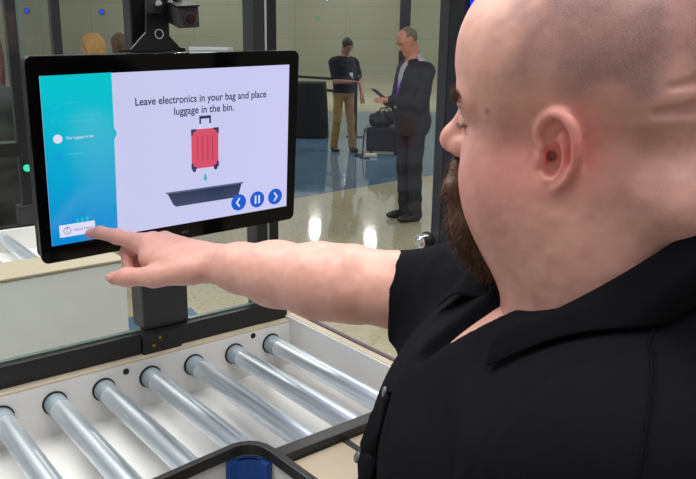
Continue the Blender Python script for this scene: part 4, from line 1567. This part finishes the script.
for s in (1, -1):
    lp = [(0.098, s * 0.075, 1.46), (0.150, s * 0.085, 1.36), (0.176, s * 0.050, 1.16), (0.182, s * 0.022, 1.08), (0.160, s * 0.070, 1.15), (0.126, s * 0.108, 1.38)]
PHONE = mat('dark phone case', (34, 38, 46), 0.3)


def phone(c, ax, up, label, group):
    ax, up = V(ax, dtype=float), V(up, dtype=float)
    ax /= np.linalg.norm(ax)
    up = up - ax * (up @ ax)
    up /= np.linalg.norm(up)
    n_ = np.cross(ax, up)
    f_ = lambda a_, b_, d_: c + ax * a_ + up * b_ + n_ * d_
    o = empty('phone', c, label, 'phone', group)
    MB().prism(rrect(-0.036, -0.072, 0.036, 0.072, 0.008, 3), -0.0045, 0.0045, f_).build('case', PHONE, o)
    MB().prism(rrect(-0.033, -0.068, 0.033, 0.068, 0.006, 3), 0.0045, 0.005, f_).build('screen', mat('phone glass', (14, 16, 20), 0.1), o)
    return o


yw1 = math.radians(208)
fw1 = V([math.cos(yw1), math.sin(yw1), 0])
lf1 = V([-math.sin(yw1), math.cos(yw1), 0])
phone(wv1(V([0.37, 0.0, 1.185]) * k1), lf1, fw1 * 0.8 + V([0, 0, 0.55]), 'dark phone held in both hands by the man in the suit', 'phones')

# the man in the navy polo
fb_ = at_floor(343, 151)
yw2 = math.radians(-64)
polo, P2, hd2, arms2, wv2, k2 = figure('man in navy polo shirt and khaki trousers looking at a phone', (fb_[0], fb_[1], 0), yw2,
                                    ((0.10, 0.27, 0.90, 0.3, 0.0, -0.9), (0.27, 0.0, 1.10, 0.75, 0.5, 0.1)), hgt=1.76, hair=(30, 26, 26), hairstyle='short', top=(28, 30, 40), top_kind='polo',
                                    legs=(152, 122, 74), shoes=(36, 34, 34), pitch=0.6, turn=0.1, stance=0.14, skin=(172, 124, 104), build=1.08)
fw2 = V([math.cos(yw2), math.sin(yw2), 0])
lf2 = V([-math.sin(yw2), math.cos(yw2), 0])
phone(wv2(V([0.37, 0.05, 1.15]) * k2), lf2, fw2 * 0.8 + V([0, 0, 0.6]), 'small dark phone held by the man in the navy polo', 'phones')
gl = MB()
for s in (1, -1):
    gl.tube([hd2(0.102 + 0.0 * i, s * 0.034 + 0.022 * math.cos(t), 0.008 + 0.017 * math.sin(t)) for i, t in enumerate(np.linspace(0, 2 * math.pi, 13))], 0.002, 5)
    gl.tube([hd2(0.100, s * 0.056, 0.012), hd2(0.0, s * 0.082, 0.012)], 0.002, 5)
gl.tube([hd2(0.104, 0.012, 0.010), hd2(0.104, -0.012, 0.010)], 0.002, 5)
local_part(gl, 'glasses', RUBBER, polo)
local_part(MB().box((0.150, 0.02, 1.13), (0.155, 0.08, 1.22)), 'badge', mat('white card', (214, 214, 214), 0.5), polo, bevel=0.002)

# heads beyond the screen
p_ = at(96, 50, 6.6)
figure('blonde woman seen in profile above the touchscreen, facing left', (p_[0], p_[1], 0), math.radians(176), ((0.05, 0.26, 0.85, 0.2, 0, -1), (0.05, -0.26, 0.85, 0.2, 0, -1)), hgt=1.68,
       hair=(186, 142, 80), hairstyle='bob', top=(92, 104, 96), top_kind='long', legs=(50, 52, 60), pitch=0.05, skin=(214, 160, 138), build=0.85)
p_ = at(123, 48, 7.4)
figure('brown haired person mostly hidden behind the camera bracket', (p_[0], p_[1], 0), math.radians(150), ((0.05, 0.26, 0.85, 0.2, 0, -1), (0.05, -0.26, 0.85, 0.2, 0, -1)), hgt=1.70,
       hair=(96, 74, 54), hairstyle='bob', top=(70, 74, 78), top_kind='long', legs=(50, 52, 60), pitch=0.05, build=0.85)
p_ = at(-22, 62, 3.3)
figure('person with long dark red hair and black jacket at the left edge', (p_[0], p_[1], 0), math.radians(100), ((0.16, 0.24, 0.95, 0.6, -0.3, -0.6), (0.22, -0.2, 1.0, 0.8, 0.2, -0.2)), hgt=1.70,
       hair=(58, 20, 24), hairstyle='long', top=(32, 34, 34), top_kind='long', legs=(28, 28, 30), pitch=0.1, build=0.9)

# ------------------------------------------------ barriers, bag, pillar, cabinet
BLK = mat('black drape', (26, 26, 28), 0.9, var=0.2, scale=12)
g0 = at_floor(296, 139)
tb = empty('draped_table', (g0[0] + 0.1, g0[1] + 0.4, 0), 'table under a floor length black cloth left of the man in navy polo', 'table')
cloth = []
W_, D_, H_ = 0.80, 0.75, 0.98
prm = [(-W_, 0)]
ring_ = []
for i in range(160):
    t = i / 160 * 4
    sidx, fr_ = int(t), t - int(t)
    c_ = [(-W_, -D_ / 2), (W_, -D_ / 2), (W_, D_ / 2), (-W_, D_ / 2)]
    a_, b_ = c_[sidx], c_[(sidx + 1) % 4]
    ring_.append((a_[0] + (b_[0] - a_[0]) * fr_, a_[1] + (b_[1] - a_[1]) * fr_))
vs_, fs_ = [], []
bx, by = g0[0] - 0.30, g0[1] + 0.45
for z_, amp in ((H_, 0.0), (H_ - 0.02, 0.004), (0.6, 0.02), (0.02, 0.035)):
    for i, (a_, b_) in enumerate(ring_):
        n_ = V([a_, b_]) / (np.linalg.norm([a_, b_]) + 1e-9)
        o_ = amp * (1 + math.sin(i * 0.9) * 0.9)
        vs_.append((bx + a_ + n_[0] * o_, by + b_ + n_[1] * o_, z_))
for r_ in range(3):
    for i in range(160):
        fs_.append((r_ * 160 + i, r_ * 160 + (i + 1) % 160, (r_ + 1) * 160 + (i + 1) % 160, (r_ + 1) * 160 + i))
fs_.append(tuple(range(160)))
MB().add(vs_, fs_, True).build('tablecloth', BLK, tb)
for sx in (-1, 1):
    for sy in (-1, 1):
        MB().tube([(bx + sx * 0.72, by + sy * 0.3, 0), (bx + sx * 0.72, by + sy * 0.3, H_ - 0.03)], 0.018, 8).build('leg', DARKMETAL, tb)
STAN = mat('black stanchion', (22, 22, 23), 0.4)


def stanchion(p, label, group='belt barrier posts'):
    o = empty('stanchion', (p[0], p[1], 0), label, 'barrier post', group)
    MB().tube([(p[0], p[1], 0), (p[0], p[1], 0.018), (p[0], p[1], 0.035)], [0.17, 0.165, 0.05], 24).build('base', STAN, o)
    MB().tube([(p[0], p[1], 0.03), (p[0], p[1], 0.98)], 0.034, 16).build('post', STAN, o)
    MB().tube([(p[0], p[1], 0.98), (p[0], p[1], 1.06)], 0.045, 16).build('belt_head', STAN, o)
    return o


s1 = at_floor(355, 137)
s2 = s1 + V([-2.6, 3.1, 0])
stanchion(s1, 'black barrier post just right of the man in navy polo')
stanchion(s2, 'black barrier post behind the touchscreen and draped table')
for z_, lb in ((1.02, 'upper black belt stretched between the two barrier posts'), (0.80, 'lower black belt stretched between the two barrier posts')):
    d_ = (s2 - s1) / np.linalg.norm(s2 - s1)
    n_ = V([-d_[1], d_[0], 0]) * 0.002
    a_, b_ = s1 + d_ * 0.05, s2 - d_ * 0.05
    o = MB().add([a_ - n_ + V([0, 0, z_ - 0.025]), b_ - n_ + V([0, 0, z_ - 0.025]), b_ - n_ + V([0, 0, z_ + 0.025]), a_ - n_ + V([0, 0, z_ + 0.025]),
                  a_ + n_ + V([0, 0, z_ - 0.025]), b_ + n_ + V([0, 0, z_ - 0.025]), b_ + n_ + V([0, 0, z_ + 0.025]), a_ + n_ + V([0, 0, z_ + 0.025])],
                 [(0, 1, 2, 3), (7, 6, 5, 4), (0, 4, 5, 1), (3, 2, 6, 7), (0, 3, 7, 4), (1, 5, 6, 2)]).build('barrier_belt', STAN)
    tag(o, lb, 'belt', 'barrier belts')

# black case with a bag on it behind the man in the suit
c0 = at_floor(382, 155)
cs = empty('equipment_case', (c0[0], c0[1], 0), 'black wheeled equipment case behind the man in the suit', 'case')
cfr = lambda a_, b_, d_: (c0[0] + a_, c0[1] + b_, d_)
CASEM = mat('black case shell', (24, 26, 30), 0.5, var=0.15, scale=20)
MB().box((-0.24, 0.0, 0.05), (0.30, 0.40, 0.42), cfr).build('shell', CASEM, cs, 0.02)
MB().box((-0.25, -0.006, 0.33), (0.31, 0.41, 0.37), cfr).build('rim', RUBBER, cs, 0.004)
for sx in (-0.16, 0.22):
    for sy in (0.06, 0.34):
        MB().tube([cfr(sx - 0.015, sy, 0.028), cfr(sx + 0.015, sy, 0.028)], 0.028, 14).build('wheel', RUBBER, cs)
bgx = []
bgx.append(('u', ell(cfr(0.02, 0.2, 0.53), (0.23, 0.15, 0.125)), 0.03))
bgx.append(('u', ell(cfr(-0.08, 0.10, 0.50), (0.13, 0.09, 0.09)), 0.03))
bgx.append(('u', ell(cfr(0.14, 0.16, 0.58), (0.10, 0.10, 0.10)), 0.03))
bgx.append(('s', plane(cfr(0, 0, 0.424), V([0, 0, 1.0])), 0.004))
bgx.append(('f', lambda p: 0.010 * np.sin(p[:, 0] * 45 + p[:, 2] * 30 + 8 * vnoise(p, 9, 3)), 0))
bag = empty('duffel_bag', cfr(0.02, 0.2, 0.422), 'soft black bag with handles lying on top of the equipment case', 'bag')
sdf_obj('bag_body', bgx, V(cfr(-0.4, -0.2, 0.38)), V(cfr(0.4, 0.5, 0.8)), 0.012, mat('black nylon', (38, 38, 40), 0.7, var=0.2, scale=15), bag)
MB().tube([cfr(-0.06, 0.12, 0.62), cfr(-0.03, 0.08, 0.70), cfr(0.05, 0.08, 0.72), cfr(0.12, 0.12, 0.66)], 0.012, 8).build('handle', RUBBER, bag)
MB().tube([cfr(0.02, 0.2, 0.64), cfr(0.06, 0.18, 0.71), cfr(0.13, 0.18, 0.72), cfr(0.16, 0.2, 0.66)], 0.010, 8).build('strap', mat('brown strap', (92, 66, 56), 0.7), bag)
cbp = [cfr(-0.27, 0.05, 0.40), cfr(-0.29, 0.0, 0.2), cfr(-0.30, -0.05, 0.01), cfr(-0.42, -0.08, 0.008), cfr(-0.44, -0.2, 0.008), cfr(-0.3, -0.25, 0.008), cfr(-0.34, -0.4, 0.008), cfr(-0.2, -0.45, 0.008)]
tag(MB().tube(cbp, 0.012, 8).build('cable', RUBBER), 'black cable looping on the blue floor beside the equipment case', 'cable')
pw_ = at_floor(371, 157)
adp = MB().box((pw_[0] - 0.09, pw_[1] - 0.05, 0.004), (pw_[0] + 0.09, pw_[1] + 0.05, 0.05)).build('power_adapter', mat('cream plastic', (206, 202, 184), 0.5), None, 0.012)
tag(adp, 'cream coloured power block on the floor in front of the equipment case', 'adapter')

# dark pillar far behind the suit man's head
pp = at_floor(402.5, 100)
o = empty('pillar', (pp[0], pp[1], 0), 'slim dark pillar rising behind the head of the man in the suit', 'pillar')
MB().box((pp[0] - 0.16, pp[1] - 0.16, 0.12), (pp[0] + 0.16, pp[1] + 0.16, 6.9)).build('shaft', mat('dark pillar', (26, 27, 30), 0.5), o, 0.01)
MB().box((pp[0] - 0.21, pp[1] - 0.21, 0), (pp[0] + 0.21, pp[1] + 0.21, 0.12)).build('plinth', RUBBER, o, 0.01)

# white cabinet whose top shows above the screen
wc = at(208.5, 47, 7.0)
o = empty('cabinet', (wc[0], wc[1] + 0.2, 0), 'slim white cabinet whose top edge shows just above the touchscreen', 'cabinet')
rot = lambda a_, b_, d_: V([wc[0] + a_, wc[1] + b_, d_])
hw = 0.5 * 39 / F_PX * 7.0
MB().box((-hw, 0.0, 0.05), (hw, 0.30, wc[2] - 0.03), rot).build('body', mat('pale cabinet', (206, 210, 220), 0.45), o, 0.003)
MB().box((-hw, -0.01, wc[2] - 0.03), (hw, 0.31, wc[2]), rot).build('top', mat('white cabinet top', (226, 230, 240), 0.4), o, 0.003)
MB().box((-hw * 0.92, -0.012, 0.10), (hw * 0.92, 0.0, wc[2] - 0.06), rot).build('door', mat('pale cabinet', (206, 210, 220), 0.45), o, 0.003)
MB().box((-hw + 0.01, 0.02, 0), (hw - 0.01, 0.29, 0.05), rot).build('plinth', RUBBER, o)

# ================================================================== lighting
w = bpy.data.worlds.new('hall ambience')
SC.world = w
w.use_nodes = True
w.node_tree.nodes['Background'].inputs[0].default_value = (0.95, 0.97, 1.0, 1)
w.node_tree.nodes['Background'].inputs[1].default_value = 0.42


def lamp(name, loc, size, power, color=(1, 0.97, 0.93), target=None):
    d = bpy.data.lights.new(name, 'AREA')
    d.shape = 'RECTANGLE'
    d.size, d.size_y = size
    d.energy = power
    d.color = color
    o = bpy.data.objects.new(name, d)
    COL.objects.link(o)
    o.location = loc
    if target is not None:
        o.rotation_euler = (Vector(target) - Vector(loc)).to_track_quat('-Z', 'Y').to_euler()
    return o


lamp('ceiling_light', (-1.6, 1.6, 3.4), (0.35, 2.2), 80)
lamp('ceiling_light', (0.3, 0.2, 3.5), (0.35, 2.2), 40)
lamp('ceiling_light', (-0.2, 3.2, 3.6), (0.35, 2.2), 48)
lamp('ceiling_light', (1.8, 2.4, 3.6), (0.35, 2.2), 36)
for x, y in ((-1.15, 25.0), (0.72, 23.5), (3.2, 22.0), (-4, 22), (-3, 13), (2.5, 12), (0, 33), (7, 30), (-8, 32)):
    lamp('hall_light', (x, y, 4.5), (0.28, 0.8), 95)
for x in (-9, 0, 9):  # added fill lights to brighten the back wall, no known fixtures there
    lamp('wall_fill_light', (x, 41.5, 5.5), (4.0, 0.4), 90, target=(x, 47, 2.2))
